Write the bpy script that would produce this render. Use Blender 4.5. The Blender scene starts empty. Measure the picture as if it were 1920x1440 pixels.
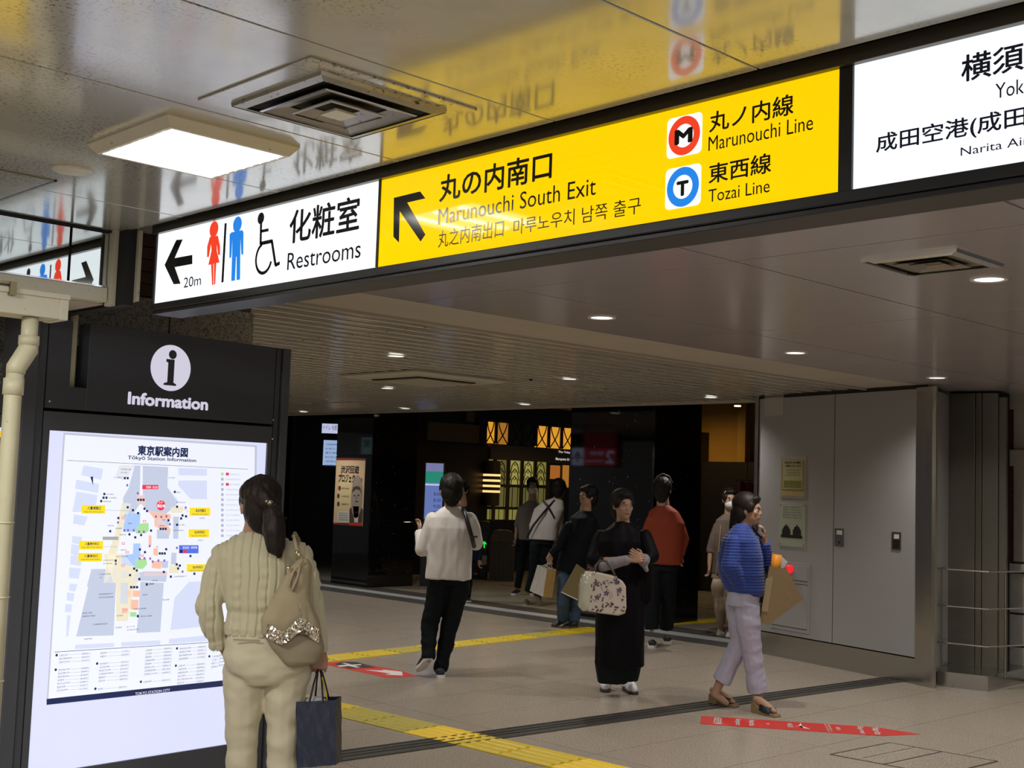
import bpy, bmesh, math, random
import numpy as np
from mathutils import Vector, Matrix, noise
random.seed(7)
S = bpy.context.scene
COL = S.collection
PI = math.pi

# ------------------------------------------------------------------ camera
CH = 1.62; FPX = 2337.6
_ro = math.atan(.0342); _pi = math.radians(4.66); _ya = math.radians(45.87)
FW = Vector((math.cos(_ya)*math.cos(_pi), math.sin(_ya)*math.cos(_pi), math.sin(_pi)))
R0 = Vector((math.sin(_ya), -math.cos(_ya), 0)); U0 = R0.cross(FW)
RT = R0*math.cos(_ro)+U0*math.sin(_ro); UP = U0*math.cos(_ro)-R0*math.sin(_ro)
F0 = Vector((math.cos(_ya), math.sin(_ya), 0))
CP = Vector((0, 0, CH))
cam = bpy.data.cameras.new('camera'); camo = bpy.data.objects.new('camera', cam); COL.objects.link(camo)
m3 = Matrix((RT, UP, -FW)).transposed(); camo.matrix_world = Matrix.Translation(CP) @ m3.to_4x4()
cam.sensor_width = 36; cam.lens = 36*FPX/1920; cam.clip_start = .05; cam.clip_end = 200
S.camera = camo
# ------------------------------------------------------------------ colour management, world, lights
S.view_settings.view_transform = 'Standard'; S.view_settings.look = 'None'
S.view_settings.gamma = 1; S.view_settings.use_curve_mapping = False; S.view_settings.exposure = 0
W = bpy.data.worlds.new('world'); S.world = W; W.use_nodes = True
W.node_tree.nodes['Background'].inputs[0].default_value = (.055, .052, .05, 1)
W.node_tree.nodes['Background'].inputs[1].default_value = 1.0
def area(name, loc, size, power, col=(1, .975, .92), rot=(0, 0, 0), shape='RECTANGLE'):
    l = bpy.data.lights.new(name, 'AREA'); l.shape = shape; l.size = size[0]; l.size_y = size[1]; l.energy = power; l.color = col
    o = bpy.data.objects.new(name, l); o.location = loc; o.rotation_euler = rot; COL.objects.link(o); return o
def spot(name, loc, power, ang=110, col=(1, .95, .86), r=.05, blend=.8):
    l = bpy.data.lights.new(name, 'SPOT'); l.energy = power; l.color = col; l.spot_size = math.radians(ang); l.spot_blend = blend; l.shadow_soft_size = r
    o = bpy.data.objects.new(name, l); o.location = loc; COL.objects.link(o); return o
CE = 2.64
# fluorescent ceiling lamps of the near hall: the one in view and its neighbours out of frame
for (x, y, e) in ((.2, .6, 85), (.3, 3.6, 70), (-2, -1, 85), (1.9, -1.4, 80)):
    area('fluorescent_light', (x, y, 2.55), (.4, .5), e)
# recessed downlights of the far hall, plus an added fill at right
DL = [(5.52, 4.94), (7.64, 4.97), (9.76, 4.97), (5.50, 2.55), (6.34, 7.90), (8.52, 10.74), (11.0, 15.9), (11.0, 13.45), (10.96, 11.05), (8.51, 8.0), (10.84, 8.1)]
for (x, y) in DL + [(7.6, 2.5), (6.3, 10.9), (4.2, 8.9), (9.9, 2.7)]:  # last position is an unseen spot added to brighten the right wall end
    spot('downlight_and_fill', (x, y, CE-.03), 80, 140)
for (x, y, e) in ((15, 13, 10), (16.5, 15.2, 8)):
    spot('concourse_lamp', (x, y, 3.0), e*3, 150, (1, .75, .45))
spot('granite_fill_light', (2.75, 5.35, 3.15), 22, 150, (1, .95, .85))  # unseen source added above the gap to brighten the granite wall
spot('gold_wall_lamp', (15.6, 12.6, 3.08), 55, 175, (1, .62, .2))

# ------------------------------------------------------------------ projection helpers (picture reading -> world metres)
def ray(x, y): return FW + RT*((x-960)/FPX) - UP*((y-720)/FPX)
def onz(x, y, h): d = ray(x, y); return CP + d*((h-CH)/d.z)
def onX(x, y, v): d = ray(x, y); return CP + d*(v/d.x)
def onY(x, y, v): d = ray(x, y); return CP + d*(v/d.y)
def dep(x, y, D): return CP + ray(x, y)*D
def depth_of(p): return (p-CP).dot(FW)

# ------------------------------------------------------------------ materials
def sock(b, n, v):
    if n in b.inputs: b.inputs[n].default_value = v
MATS = {}
def mat(name, col, rough=.5, metal=0, spec=.5, coat=0, coat_r=.05, emit=0, ecol=None, alpha=None, trans=0, bump=None, var=None, spk=None, sheen=0):
    """bump=(scale, strength, dist) var=(scale, amount, detail) spk=[(scale, lo, hi, colour)]"""
    if name in MATS: return MATS[name]
    m = bpy.data.materials.new(name); m.use_nodes = True; nt = m.node_tree; N = nt.nodes; L = nt.links
    b = N['Principled BSDF']; c = (*col, 1)
    sock(b, 'Base Color', c); sock(b, 'Roughness', rough); sock(b, 'Metallic', metal); sock(b, 'Specular IOR Level', spec)
    sock(b, 'Coat Weight', coat); sock(b, 'Coat Roughness', coat_r); sock(b, 'Transmission Weight', trans); sock(b, 'Sheen Weight', sheen)
    if emit: sock(b, 'Emission Color', (*(ecol or col), 1)); sock(b, 'Emission Strength', emit)
    tc = N.new('ShaderNodeTexCoord')
    cur = None
    if var:
        n = N.new('ShaderNodeTexNoise'); n.inputs['Scale'].default_value = var[0]; n.inputs['Detail'].default_value = var[2] if len(var) > 2 else 4
        L.new(tc.outputs['Object'], n.inputs['Vector'])
        mx = N.new('ShaderNodeMix'); mx.data_type = 'RGBA'; L.new(n.outputs['Fac'], mx.inputs[0])
        a = var[1]
        mx.inputs[6].default_value = (*[min(1, k*(1+a)) for k in col], 1); mx.inputs[7].default_value = (*[k*(1-a) for k in col], 1)
        cur = mx.outputs[2]
    for (sc, lo, hi, c2) in (spk or []):
        n = N.new('ShaderNodeTexNoise'); n.inputs['Scale'].default_value = sc; n.inputs['Detail'].default_value = 3; n.inputs['Roughness'].default_value = .7
        L.new(tc.outputs['Object'], n.inputs['Vector'])
        r = N.new('ShaderNodeMapRange'); r.inputs[1].default_value = lo; r.inputs[2].default_value = hi; L.new(n.outputs['Fac'], r.inputs[0])
        mx = N.new('ShaderNodeMix'); mx.data_type = 'RGBA'; L.new(r.outputs[0], mx.inputs[0])
        if cur is not None: L.new(cur, mx.inputs[6])
        else: mx.inputs[6].default_value = c
        mx.inputs[7].default_value = (*c2, 1); cur = mx.outputs[2]
    if cur is not None: L.new(cur, b.inputs['Base Color'])
    if bump:
        n = N.new('ShaderNodeTexNoise'); n.inputs['Scale'].default_value = bump[0]; n.inputs['Detail'].default_value = 4
        L.new(tc.outputs['Object'], n.inputs['Vector'])
        bp = N.new('ShaderNodeBump'); bp.inputs['Strength'].default_value = bump[1]; bp.inputs['Distance'].default_value = bump[2]
        L.new(n.outputs['Fac'], bp.inputs['Height']); L.new(bp.outputs['Normal'], b.inputs['Normal'])
    MATS[name] = m; return m
def glow(name, col, s=1.0, rough=.5, spec=.3):   # lamps, backlit print and the brightened emblem: gives off its own light
    return mat(name, tuple(k*.25 for k in col), rough=rough, spec=spec, emit=s, ecol=col)

def dirty_ceiling():
    m = mat('near_ceiling_paint', (.40, .39, .35), rough=.13, spec=.75, coat=.9, coat_r=.10, bump=(2.2, .06, .03))
    nt = m.node_tree; N = nt.nodes; L = nt.links; b = N['Principled BSDF']
    tc = N.new('ShaderNodeTexCoord')
    big = N.new('ShaderNodeTexNoise'); big.inputs['Scale'].default_value = 1.3; big.inputs['Detail'].default_value = 3; L.new(tc.outputs['Object'], big.inputs['Vector'])
    br = N.new('ShaderNodeMapRange'); br.inputs[1].default_value = .47; br.inputs[2].default_value = .64; L.new(big.outputs['Fac'], br.inputs[0])
    sp = N.new('ShaderNodeTexNoise'); sp.inputs['Scale'].default_value = 85; sp.inputs['Detail'].default_value = 3; L.new(tc.outputs['Object'], sp.inputs['Vector'])
    sr = N.new('ShaderNodeMapRange'); sr.inputs[1].default_value = .56; sr.inputs[2].default_value = .62; L.new(sp.outputs['Fac'], sr.inputs[0])
    mu = N.new('ShaderNodeMath'); mu.operation = 'MULTIPLY'; L.new(br.outputs[0], mu.inputs[0]); L.new(sr.outputs[0], mu.inputs[1])
    sm = N.new('ShaderNodeTexNoise'); sm.inputs['Scale'].default_value = 5; sm.inputs['Detail'].default_value = 6; L.new(tc.outputs['Object'], sm.inputs['Vector'])
    smr = N.new('ShaderNodeMapRange'); smr.inputs[1].default_value = .45; smr.inputs[2].default_value = .75; smr.inputs[4].default_value = .45; L.new(sm.outputs['Fac'], smr.inputs[0])
    m1 = N.new('ShaderNodeMix'); m1.data_type = 'RGBA'; m1.inputs[6].default_value = (.42, .41, .36, 1); m1.inputs[7].default_value = (.25, .235, .18, 1); L.new(smr.outputs[0], m1.inputs[0])
    m2 = N.new('ShaderNodeMix'); m2.data_type = 'RGBA'; m2.inputs[7].default_value = (.05, .045, .035, 1); L.new(mu.outputs[0], m2.inputs[0]); L.new(m1.outputs[2], m2.inputs[6])
    L.new(m2.outputs[2], b.inputs['Base Color'])
    rr = N.new('ShaderNodeMapRange'); rr.inputs[3].default_value = .12; rr.inputs[4].default_value = .26; L.new(sm.outputs['Fac'], rr.inputs[0]); L.new(rr.outputs[0], b.inputs['Roughness'])
    return m
M_near = dirty_ceiling()
M_far = mat('far_ceiling_paint', (.50, .455, .475), rough=.14, spec=.6, bump=(1.2, .03, .03), var=(1.5, .06))
M_beige = mat('bulkhead_paint', (.50, .45, .38), rough=.5, var=(2, .08))
M_slat = mat('slat_paint', (.50, .47, .41), rough=.16, spec=.6, var=(1, .08))
M_gap = mat('dark_gap', (.012, .012, .012), rough=.8)
M_black = mat('black_metal', (.012, .013, .018), rough=.35, spec=.5)
M_blackp = mat('black_plastic', (.008, .008, .01), rough=.4)
M_char = mat('charcoal_paint', (.065, .071, .085), rough=.33, spec=.5, bump=(300, .05, .002))
M_char2 = mat('charcoal_frame_paint', (.08, .085, .10), rough=.38, spec=.5)
M_cream = mat('cream_paint', (.60, .57, .46), rough=.4, var=(5, .1), spk=[(60, .66, .72, (.2, .17, .12))])
M_pipe = mat('old_cream_pipe', (.56, .53, .37), rough=.45, var=(6, .16), spk=[(35, .66, .76, (.22, .18, .1))])
M_mirror = mat('mirror_glass', (.72, .76, .75), rough=.02, metal=1)
M_steel = mat('brushed_steel', (.48, .47, .45), rough=.22, metal=1, bump=(4, .04, .02))
M_steeld = mat('dark_steel', (.24, .23, .19), rough=.28, metal=.9, bump=(3, .05, .03), var=(1.5, .2))
M_chrome = mat('chrome', (.7, .7, .72), rough=.12, metal=1)
M_panel = mat('grey_wall_panel', (.355, .355, .365), rough=.42, spec=.45, bump=(180, .08, .002))
M_floor = mat('terrazzo', (.40, .345, .285), rough=.25, spec=.5, var=(1.1, .12), spk=[(150, .50, .60, (.19, .15, .12)), (110, .56, .64, (.60, .55, .49))])
M_floor2 = mat('pale_terrazzo', (.30, .275, .23), rough=.25, spec=.4, var=(2, .12), spk=[(60, .6, .7, (.18, .15, .12))])
M_grout = mat('grout', (.17, .145, .12), rough=.8)
M_granite = mat('speckled_granite', (.46, .44, .38), rough=.45, spk=[(85, .47, .60, (.16, .155, .13)), (120, .56, .66, (.62, .6, .54))])
M_brick = mat('brown_brick', (.075, .03, .02), rough=.6, var=(12, .3))
M_redbrick = mat('red_brick', (.13, .035, .025), rough=.6, var=(10, .3))
M_stone = mat('grey_stone', (.42, .41, .37), rough=.6, var=(5, .3), bump=(18, .3, .01))
M_obs = mat('polished_black_granite', (.004, .004, .005), rough=.04, spec=.7, spk=[(30, .715, .73, (.75, .75, .72))])
M_yel = mat('yellow_tactile', (.62, .45, .01), rough=.45, var=(5, .1))
M_yelb = mat('bright_yellow_tactile', (.85, .58, .03), rough=.4, var=(5, .08))
M_yelo = mat('worn_yellow_tactile', (.42, .35, .05), rough=.55, var=(30, .25))
M_red = mat('red_sticker', (.60, .03, .025), rough=.4, var=(6, .12))
M_white = mat('white_paint', (.75, .75, .74), rough=.5)
M_wpr = mat('white_print', (.70, .68, .68), rough=.45)
M_ink = mat('black_print', (.01, .01, .012), rough=.5)
M_wood = mat('dark_wood', (.035, .022, .014), rough=.4, var=(3, .3))
M_dark = mat('dark_wall', (.010, .009, .009), rough=.4)
M_bronze = mat('bronze', (.10, .075, .045), rough=.4, metal=.5)
M_ivory = mat('ivory_plaster', (.22, .16, .10), rough=.7)
M_gold = mat('gold_wall', (.42, .24, .045), rough=.55, var=(1.2, .25))
# ------------------------------------------------------------------ mesh builder
class MB:
    def __init__(s): s.v = []; s.f = []
    def add(s, vs, fs):
        n = len(s.v); s.v += [Vector(v) for v in vs]; s.f += [tuple(i+n for i in f) for f in fs]; return s
    def box(s, x0, x1, y0, y1, z0, z1):
        return s.add([(x0,y0,z0),(x1,y0,z0),(x1,y1,z0),(x0,y1,z0),(x0,y0,z1),(x1,y0,z1),(x1,y1,z1),(x0,y1,z1)],
                     [(3,2,1,0),(4,5,6,7),(0,1,5,4),(1,2,6,5),(2,3,7,6),(3,0,4,7)])
    def obox(s, o, a, b, c):      # corner + three edge vectors
        o, a, b, c = Vector(o), Vector(a), Vector(b), Vector(c)
        fs = [(3,2,1,0),(4,5,6,7),(0,1,5,4),(1,2,6,5),(2,3,7,6),(3,0,4,7)]
        if a.cross(b).dot(c) < 0: fs = [f[::-1] for f in fs]
        return s.add([o,o+a,o+a+b,o+b,o+c,o+a+c,o+a+b+c,o+b+c], fs)
    def quad(s, a, b, c, d): return s.add([a,b,c,d], [(0,1,2,3)])
    def prism(s, pts, ext):
        n = len(pts); p = [Vector(q) for q in pts]; e = Vector(ext)
        return s.add(p+[q+e for q in p], [tuple(range(n))[::-1], tuple(range(n, 2*n))]+[(i, (i+1)%n, n+(i+1)%n, n+i) for i in range(n)])
    def loft(s, rings, cap=True):
        n = len(rings[0]); base = len(s.v)
        for r in rings: s.v += [Vector(q) for q in r]
        for k in range(len(rings)-1):
            a, b = base+k*n, base+(k+1)*n
            for i in range(n): s.f.append((a+i, a+(i+1)%n, b+(i+1)%n, b+i))
        if cap: s.f.append(tuple(base+i for i in range(n))[::-1]); s.f.append(tuple(base+(len(rings)-1)*n+i for i in range(n)))
        return s
    def cone(s, a, b, ra, rb, n=12):
        a, b = Vector(a), Vector(b); d = (b-a); 
        if d.length < 1e-6: return s
        d.normalize(); u = d.orthogonal().normalized(); w = d.cross(u)
        return s.loft([[p+u*(r*math.cos(t))+w*(r*math.sin(t)) for t in [2*PI*i/n for i in range(n)]] for p, r in ((a, ra), (b, rb))])
    def ell(s, c, ax, n=14, m=9):  # ellipsoid, ax = three axis vectors
        c = Vector(c); A = [Vector(q) for q in ax]
        if A[0].cross(A[1]).dot(A[2]) < 0: A[0] = -A[0]
        rings = []
        for j in range(1, m):
            ph = -PI/2+PI*j/m
            rings.append([c+A[0]*(math.cos(ph)*math.cos(t))+A[1]*(math.cos(ph)*math.sin(t))+A[2]*math.sin(ph) for t in [2*PI*i/n for i in range(n)]])
        base = len(s.v); s.loft(rings, cap=False)
        lo = len(s.v); s.v.append(c-A[2]); hi = len(s.v); s.v.append(c+A[2])
        L = base+(m-2)*n
        for i in range(n): s.f.append((base+(i+1)%n, base+i, lo)); s.f.append((L+i, L+(i+1)%n, hi))
        return s
    def sph(s, c, r, n=12, m=8): return s.ell(c, ((r,0,0),(0,r,0),(0,0,r)), n, m)
    def limb(s, pts, rads, n=12, flat=False):
        for i in range(len(pts)):
            if not (flat and i == len(pts)-1): s.sph(pts[i], rads[i])
            if i: s.cone(pts[i-1], pts[i], rads[i-1], rads[i], n)
        return s
    def tube(s, pts, r, n=8):
        pts = [Vector(p) for p in pts]; rings = []; u = None
        for i, p in enumerate(pts):
            d = (pts[min(i+1, len(pts)-1)]-pts[max(i-1, 0)]).normalized()
            u = d.orthogonal().normalized() if u is None else (u-d*u.dot(d)).normalized()
            w = d.cross(u); rr = r[i] if isinstance(r, (list, tuple)) else r
            rings.append([p+u*(rr*math.cos(t))+w*(rr*math.sin(t)) for t in [2*PI*k/n for k in range(n)]])
        return s.loft(rings)
def obj(name, mb, m, parent=None, origin=None, smooth=False, bevel=0, world=True):
    """geometry given in world metres; the object's origin is put at `origin` (or the parent's)"""
    o0 = Vector(origin) if origin is not None else (wpos(parent) if parent else Vector((0, 0, 0)))
    me = bpy.data.meshes.new(name); me.from_pydata([v-o0 for v in mb.v] if world else mb.v, [], mb.f)
    if smooth: me.polygons.foreach_set('use_smooth', [True]*len(me.polygons))
    me.materials.append(m); o = bpy.data.objects.new(name, me); COL.objects.link(o)
    if parent: o.parent = parent; o.location = o0-wpos(parent)
    else: o.location = o0
    if bevel:
        b = o.modifiers.new('bevel', 'BEVEL'); b.width = bevel; b.segments = 2; b.limit_method = 'ANGLE'
    return o
def wpos(o):
    p = Vector(o.location)
    while o.parent: o = o.parent; p += o.location
    return p
def thing(name, label, cat, loc=(0, 0, 0), group=None):
    o = bpy.data.objects.new(name, None); COL.objects.link(o); o.location = loc; o.empty_display_size = .1
    o['label'] = label; o['category'] = cat
    if group: o['group'] = group
    return o
def tag(o, label, cat, group=None):
    o['label'] = label; o['category'] = cat
    if group: o['group'] = group
    return o
def struct(name, loc=(0, 0, 0), mb=None, m=None, **k):
    o = obj(name, mb, m, origin=loc, **k) if mb else bpy.data.objects.new(name, None)
    if not mb: COL.objects.link(o); o.location = loc
    o['kind'] = 'structure'; return o
def inst(name, src, parent, loc):
    o = bpy.data.objects.new(name, src.data); COL.objects.link(o); o.parent = parent; o.location = Vector(loc)-wpos(parent); return o

# ------------------------------------------------------------------ flat prints on a plane
FONTC = {}
def text_geo(s):
    key = s
    if key not in FONTC:
        c = bpy.data.curves.new('t', 'FONT'); c.body = s; c.resolution_u = 3; c.fill_mode = 'FRONT'
        o = bpy.data.objects.new('t', c); me = bpy.data.meshes.new_from_object(o)
        vs = [(v.co.x, v.co.y) for v in me.vertices]; fs = [tuple(p.vertices) for p in me.polygons]
        bpy.data.objects.remove(o); bpy.data.meshes.remove(me); bpy.data.curves.remove(c)
        xs = [v[0] for v in vs] or [0]; ys = [v[1] for v in vs] or [0]
        FONTC[key] = (vs, fs, min(xs), max(xs), min(ys), max(ys))
    return FONTC[key]
class Plane:
    """vertical plane through P with horizontal direction u; n points to the viewer's side"""
    def __init__(s, P, u, v=(0, 0, 1), n=None):
        s.P = Vector(P); s.u = Vector(u).normalized(); s.v = Vector(v).normalized(); s.n = s.u.cross(s.v).normalized()
        if n is None:
            if s.n.dot(CP-s.P) < 0: s.n = -s.n
        s.lay = {}
    def px(s, x, y):
        d = ray(x, y); q = CP+d*((s.P-CP).dot(s.n)/d.dot(s.n)); return ((q-s.P).dot(s.u), (q-s.P).dot(s.v))
    def w(s, a, b, e=0): return s.P+s.u*a+s.v*b+s.n*e
    def wp(s, x, y, e=0): a, b = s.px(x, y); return s.w(a, b, e)
    def poly(s, pts, m, e=.001, uv=False):
        q = pts if uv else [s.px(*p) for p in pts]
        mb = s.lay.setdefault(m.name, (MB(), m))[0]; w = [s.w(a, b, e) for a, b in q]
        nn = sum(((w[i]-w[0]).cross(w[i+1]-w[0]) for i in range(1, len(w)-1)), Vector())
        if nn.dot(s.n) < 0: w = w[::-1]
        mb.add(w, [tuple(range(len(w)))])
    def disc(s, c, rx, ry, m, e=.001, n=28, ri=0, a0=0, a1=2*PI, uv=False):
        """rx, ry in metres on the plane; centre in px unless uv"""
        a, b = c if uv else s.px(*c); t = [a0+(a1-a0)*i/n for i in range(n+1)]
        if ri == 0 and a1-a0 > 6.2: s.poly([(a+rx*math.cos(k), b+ry*math.sin(k)) for k in t[:-1]], m, e, True); return
        for i in range(n):
            s.poly([(a+rx*math.cos(t[i]), b+ry*math.sin(t[i])), (a+rx*math.cos(t[i+1]), b+ry*math.sin(t[i+1])),
                    (a+ri*rx*math.cos(t[i+1]), b+ri*ry*math.sin(t[i+1])), (a+ri*rx*math.cos(t[i]), b+ri*ry*math.sin(t[i]))], m, e, True)
    def line(s, p, q, wd, m, e=.001, uv=False):
        a = Vector(p if uv else s.px(*p)); b = Vector(q if uv else s.px(*q)); d = (b-a).normalized(); k = Vector((-d.y, d.x))*wd/2
        s.poly([tuple(a+k), tuple(b+k), tuple(b-k), tuple(a-k)], m, e, True)
    def text(s, st, bl, x1, top, m, e=.002, bold=0, vis=None, uv=False, flip=False):
        """bl = bottom-left px of the ink, x1 = (px x, px y) or x of right end, top = px of ink top"""
        if uv: u0, v0 = bl; u1 = x1; v1 = top
        else:
            u0, v0 = s.px(*bl); u1 = s.px(*(x1 if isinstance(x1, tuple) else (x1, top[1])))[0]; v1 = s.px(*top)[1]
        g = text_geo(st); gm = text_geo(vis) if vis else g
        sx = (u1-u0)/max(1e-6, gm[3]-gm[2]); sy = (v1-v0)/max(1e-6, g[5]-g[4])
        mb = s.lay.setdefault(m.name, (MB(), m))[0]
        fs = g[1]; k = bold*1.3
        for j, (dx, dy) in enumerate(((0, 0),) if not bold else ((0, 0), (k, 0), (-k, 0), (0, k), (0, -k), (k*.7, k*.7), (-k*.7, -k*.7), (k*.7, -k*.7), (-k*.7, k*.7))):
            w = [s.w(u0+(a-g[2]+dx)*sx, v0+(b-g[4]+dy)*sy, e+j*.00008) for a, b in g[0]]
            if fs and j == 0:
                f = fs[0]; nn = (w[f[1]]-w[f[0]]).cross(w[f[2]]-w[f[0]])
                if nn.dot(s.n) < 0: fs = [f[::-1] for f in fs]
            mb.add(w, fs)
    def flush(s, parent, name='lettering'):
        out = []
        for k, (mb, m) in s.lay.items(): q = obj(m.name if 'print' in m.name or 'ink' in m.name else 'printed_'+m.name, mb, m, parent); q['kind'] = 'stuff'; out.append(q)
        s.lay = {}; return out
# ================================================================== SETTING
# floor: bed + individual terrazzo tiles
fl = struct('floor', (0, 0, 0), MB().box(-4, 11.45, -4, 20, -.12, -.012), M_grout)
tb = MB().box(0, 1.395, 0, .695, -.012, 0)
t0 = None
def strip_y(x): return 6.02-(x-4.5)*.052      # centre line of the expansion joint
cnt = 0; rest = MB()
for j in range(-9, 34):
    for i in range(-6, 9):
        x = 11.45-1.4*(9-i)+.004; y = 4.48+.7*(j-8)+.003
        if x+1.4 > 11.46: continue
        c = Vector((x+.7, y+.35, 0)); d = depth_of(c)
        vis = d > 2.5 and abs((c-CP).dot(RT)/d) < .55 and x > 3 and y > 1
        if vis and cnt < 290:
            if t0 is None: t0 = obj('tile', tb, M_floor, fl, origin=(x, y, 0), world=False); t0.location = (x, y, 0)
            else: inst('tile', t0, fl, (x, y, 0))
            cnt += 1
        else: rest.box(x, x+1.395, y, y+.695, -.012, 0)
ro = obj('tile_field', rest, M_floor, fl); ro['kind'] = 'stuff'
# concourse beyond the threshold
fl2 = struct('floor_concourse', (0, 0, 0), MB().box(11.45, 26, 0, 30, -.12, -.012), M_grout)
tb2 = MB().box(0, .893, 0, .893, -.012, 0); t2 = None; rest = MB(); cnt = 0
for i in range(0, 8):
    for j in range(0, 18):
        x, y = 12.02+.9*i, 7+.9*j
        if cnt < 290:
            if t2 is None: t2 = obj('tile', tb2, M_floor2, fl2, world=False); t2.location = (x, y, 0)
            else: inst('tile', t2, fl2, (x, y, 0))
            cnt += 1
rest.box(12.02, 26, 0, 6.99, -.012, 0); rest.box(19.3, 26, 7, 30, -.012, 0); rest.box(12.02, 19.3, 23.2, 30, -.012, 0)
ro = obj('tile_field', rest, M_floor2, fl2); ro['kind'] = 'stuff'
# small dark mosaic lines in the concourse floor
mo = MB()
for k in range(26): mo.box(13.2+k*.22, 13.26+k*.22, 12.6+(k % 3)*.03, 12.72+(k % 3)*.03, 0, .0015)
for k in range(30): mo.box(14.2+(k % 3)*.03, 14.33+(k % 3)*.03, 9+k*.2, 9.06+k*.2, 0, .0015)
o = obj('mosaic_inlay', mo, M_ink, fl2); o['kind'] = 'stuff'
# threshold: grey band, shiny plate, dark band
th = struct('threshold_trim', (11.2, 8, 0), MB().box(10.95, 11.3, 7.5, 24, -.01, .004), mat('threshold_grey_metal', (.12, .12, .125), rough=.4, metal=.6))
obj('steel_plate', MB().box(11.30, 11.55, 7.5, 24, -.01, .008), mat('threshold_bright_steel', (.85, .85, .87), rough=.5, metal=1), th)
obj('dark_band', MB().box(11.55, 12.01, 6, 24, -.011, .004), mat('threshold_dark', (.05, .045, .04), rough=.5), th)
# expansion joint across the hall floor
d = Vector((5.67, -.295, 0)).normalized(); nrm = Vector((-d.y, d.x, 0))
P0 = Vector((3.0, strip_y(3.0), 0)); LN = 7.45
jt = struct('floor_joint_trim', (4.5, 6, 0), MB().obox(P0-nrm*.115, d*LN, nrm*.23, (0, 0, .004)), mat('joint_rubber', (.05, .05, .052), rough=.35))
for k in (-.113, -.03, .03, .101): obj('edge_rail', MB().obox(P0+nrm*k, d*LN, nrm*.012, (0, 0, .009)), M_steeld, jt)
# tactile paving
def tact_tile(m, c, a, b, L, wd, bars):
    o = MB().obox(c, a*L, b*wd, (0, 0, .006))
    return o
def tactile(name, label, P, dirv, n, wd, pitch, pattern, ridges):
    dv = Vector(dirv).normalized(); nv = Vector((-dv.y, dv.x, 0)); t = thing(name, label, 'tactile paving', P)
    for k in range(n):
        m = pattern(k); c = Vector(P)+dv*(pitch*k)-nv*wd/2
        mb = MB().obox(c, dv*(pitch-.006), nv*wd, (0, 0, .005))
        if ridges:
            for q in range(4):
                b = c+nv*(.02+q*(wd-.04)/4+.012)+dv*.012
                mb.prism([b+Vector((0,0,.005)), b+nv*.045+Vector((0,0,.005)), b+nv*.035+Vector((0,0,.010)), b+nv*.010+Vector((0,0,.010))], dv*(pitch-.03))
        obj('tile', mb, m, t)
    return t
tactile('tactile_strip', 'yellow ridged tactile paving strip running towards the viewer beside the navy shopping bag', (5.34, 9.3, 0), (.045, -1, 0), 18, .36, .42,
        lambda k: [M_yelo, M_yelb, M_yel, M_yel, M_yelb, M_yelo][k % 6] if 5 < k else (M_yel, M_yelo)[k % 2], True)
tactile('tactile_strip', 'flat yellow tactile strip crossing the hall behind the man in the white top', (5.56, 9.2, 0), (4.1, .42, 0), 13, .32, .42,
        lambda k: M_yel if k % 5 else M_yelo, True)
tactile('tactile_strip', 'far yellow tactile strip past the steel threshold behind the black pillar', (12.05, 9.75, 0), (1, -.1, 0), 5, .32, .42, lambda k: M_yel, True)
# floor hatch frame and stickers
PF = Plane((0, 0, 0), (1, 0, 0), (0, 1, 0), n=1); PF.n = Vector((0, 0, 1))
h = thing('floor_hatch', 'flush square floor hatch with thin metal edges in the right foreground', 'hatch', onz(1700, 1420, 0))
C = [onz(*p, 0) for p in ((1557, 1415), (1668, 1393), (1870, 1428))]; C.append(C[0]+C[2]-C[1])
mid = [(C[0]*.45+C[1]*.55), (C[3]*.45+C[2]*.55)]
def rod(a, b, w, m, nm, z=.003):
    dd = (b-a); nn = Vector((-dd.y, dd.x, 0)).normalized()*w; obj(nm, MB().obox(a-nn/2, dd, nn, (0, 0, z)), m, h)
for a, b in ((0, 1), (1, 2), (2, 3), (3, 0)): rod(C[a], C[b], .014, M_steeld, 'edge_strip')
rod(C[0]*.5+C[3]*.5, C[1]*.5+C[2]*.5, .012, M_ink, 'seam'); rod(C[0]*.75+C[3]*.25+(C[1]-C[0])*.1, C[1]*.75+C[2]*.25, .004, M_ink, 'seam')
obj('lid', MB().prism([q+Vector((0, 0, .0005)) for q in C], (0, 0, .0012)), M_floor, h)
# red guidance sticker with the airport express lettering
st = thing('floor_sticker', 'long red arrow sticker with white lettering on the floor by the wedge sandals', 'floor sticker', (7.7, 4.9, 0))
a = onz(1314, 1350, 0); b = onz(1726, 1377, 0); ax = (b-a).normalized(); ac = Vector((-ax.y, ax.x, 0)); L = (b-a).length; hw = .165
pts = [a+ac*hw, a-ac*hw, a-ac*hw+ax*(L-.28), a+ax*L, a+ac*hw+ax*(L-.28)]
obj('sticker_sheet', MB().prism([p+Vector((0, 0, .0005)) for p in pts], (0, 0, .0012)), M_red, st)
PS = Plane(a, ac*-1, ax, n=1); PS.n = Vector((0, 0, 1))
def stx(s, px0, px1, w=.26, **k):
    v0 = (onz(px0, 1350+(px0-1314)*.068, 0)-a).dot(ax); v1 = (onz(px1, 1350+(px1-1314)*.068, 0)-a).dot(ax)
    PS.text(s, (-w/2, v0), w/2, v1, M_wpr, e=.003, bold=.01, uv=True, **k)
stx('Narita', 1638, 1652); stx('Express', 1608, 1622); stx('成田', 1568, 1576, .1); stx('エクスプレス', 1548, 1560, .28); stx("NEX", 1477, 1486, .16)
stx('to', 1437, 1443, .05); stx('Narita', 1405, 1416, .22); stx('Airport', 1376, 1390, .25); stx('成田空港', 1338, 1354, .26)
def pstar(pts): PS.poly([((onz(*p, 0)-a).dot(ac*-1), (onz(*p, 0)-a).dot(ax)) for p in pts], M_wpr, .003, True)
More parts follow.
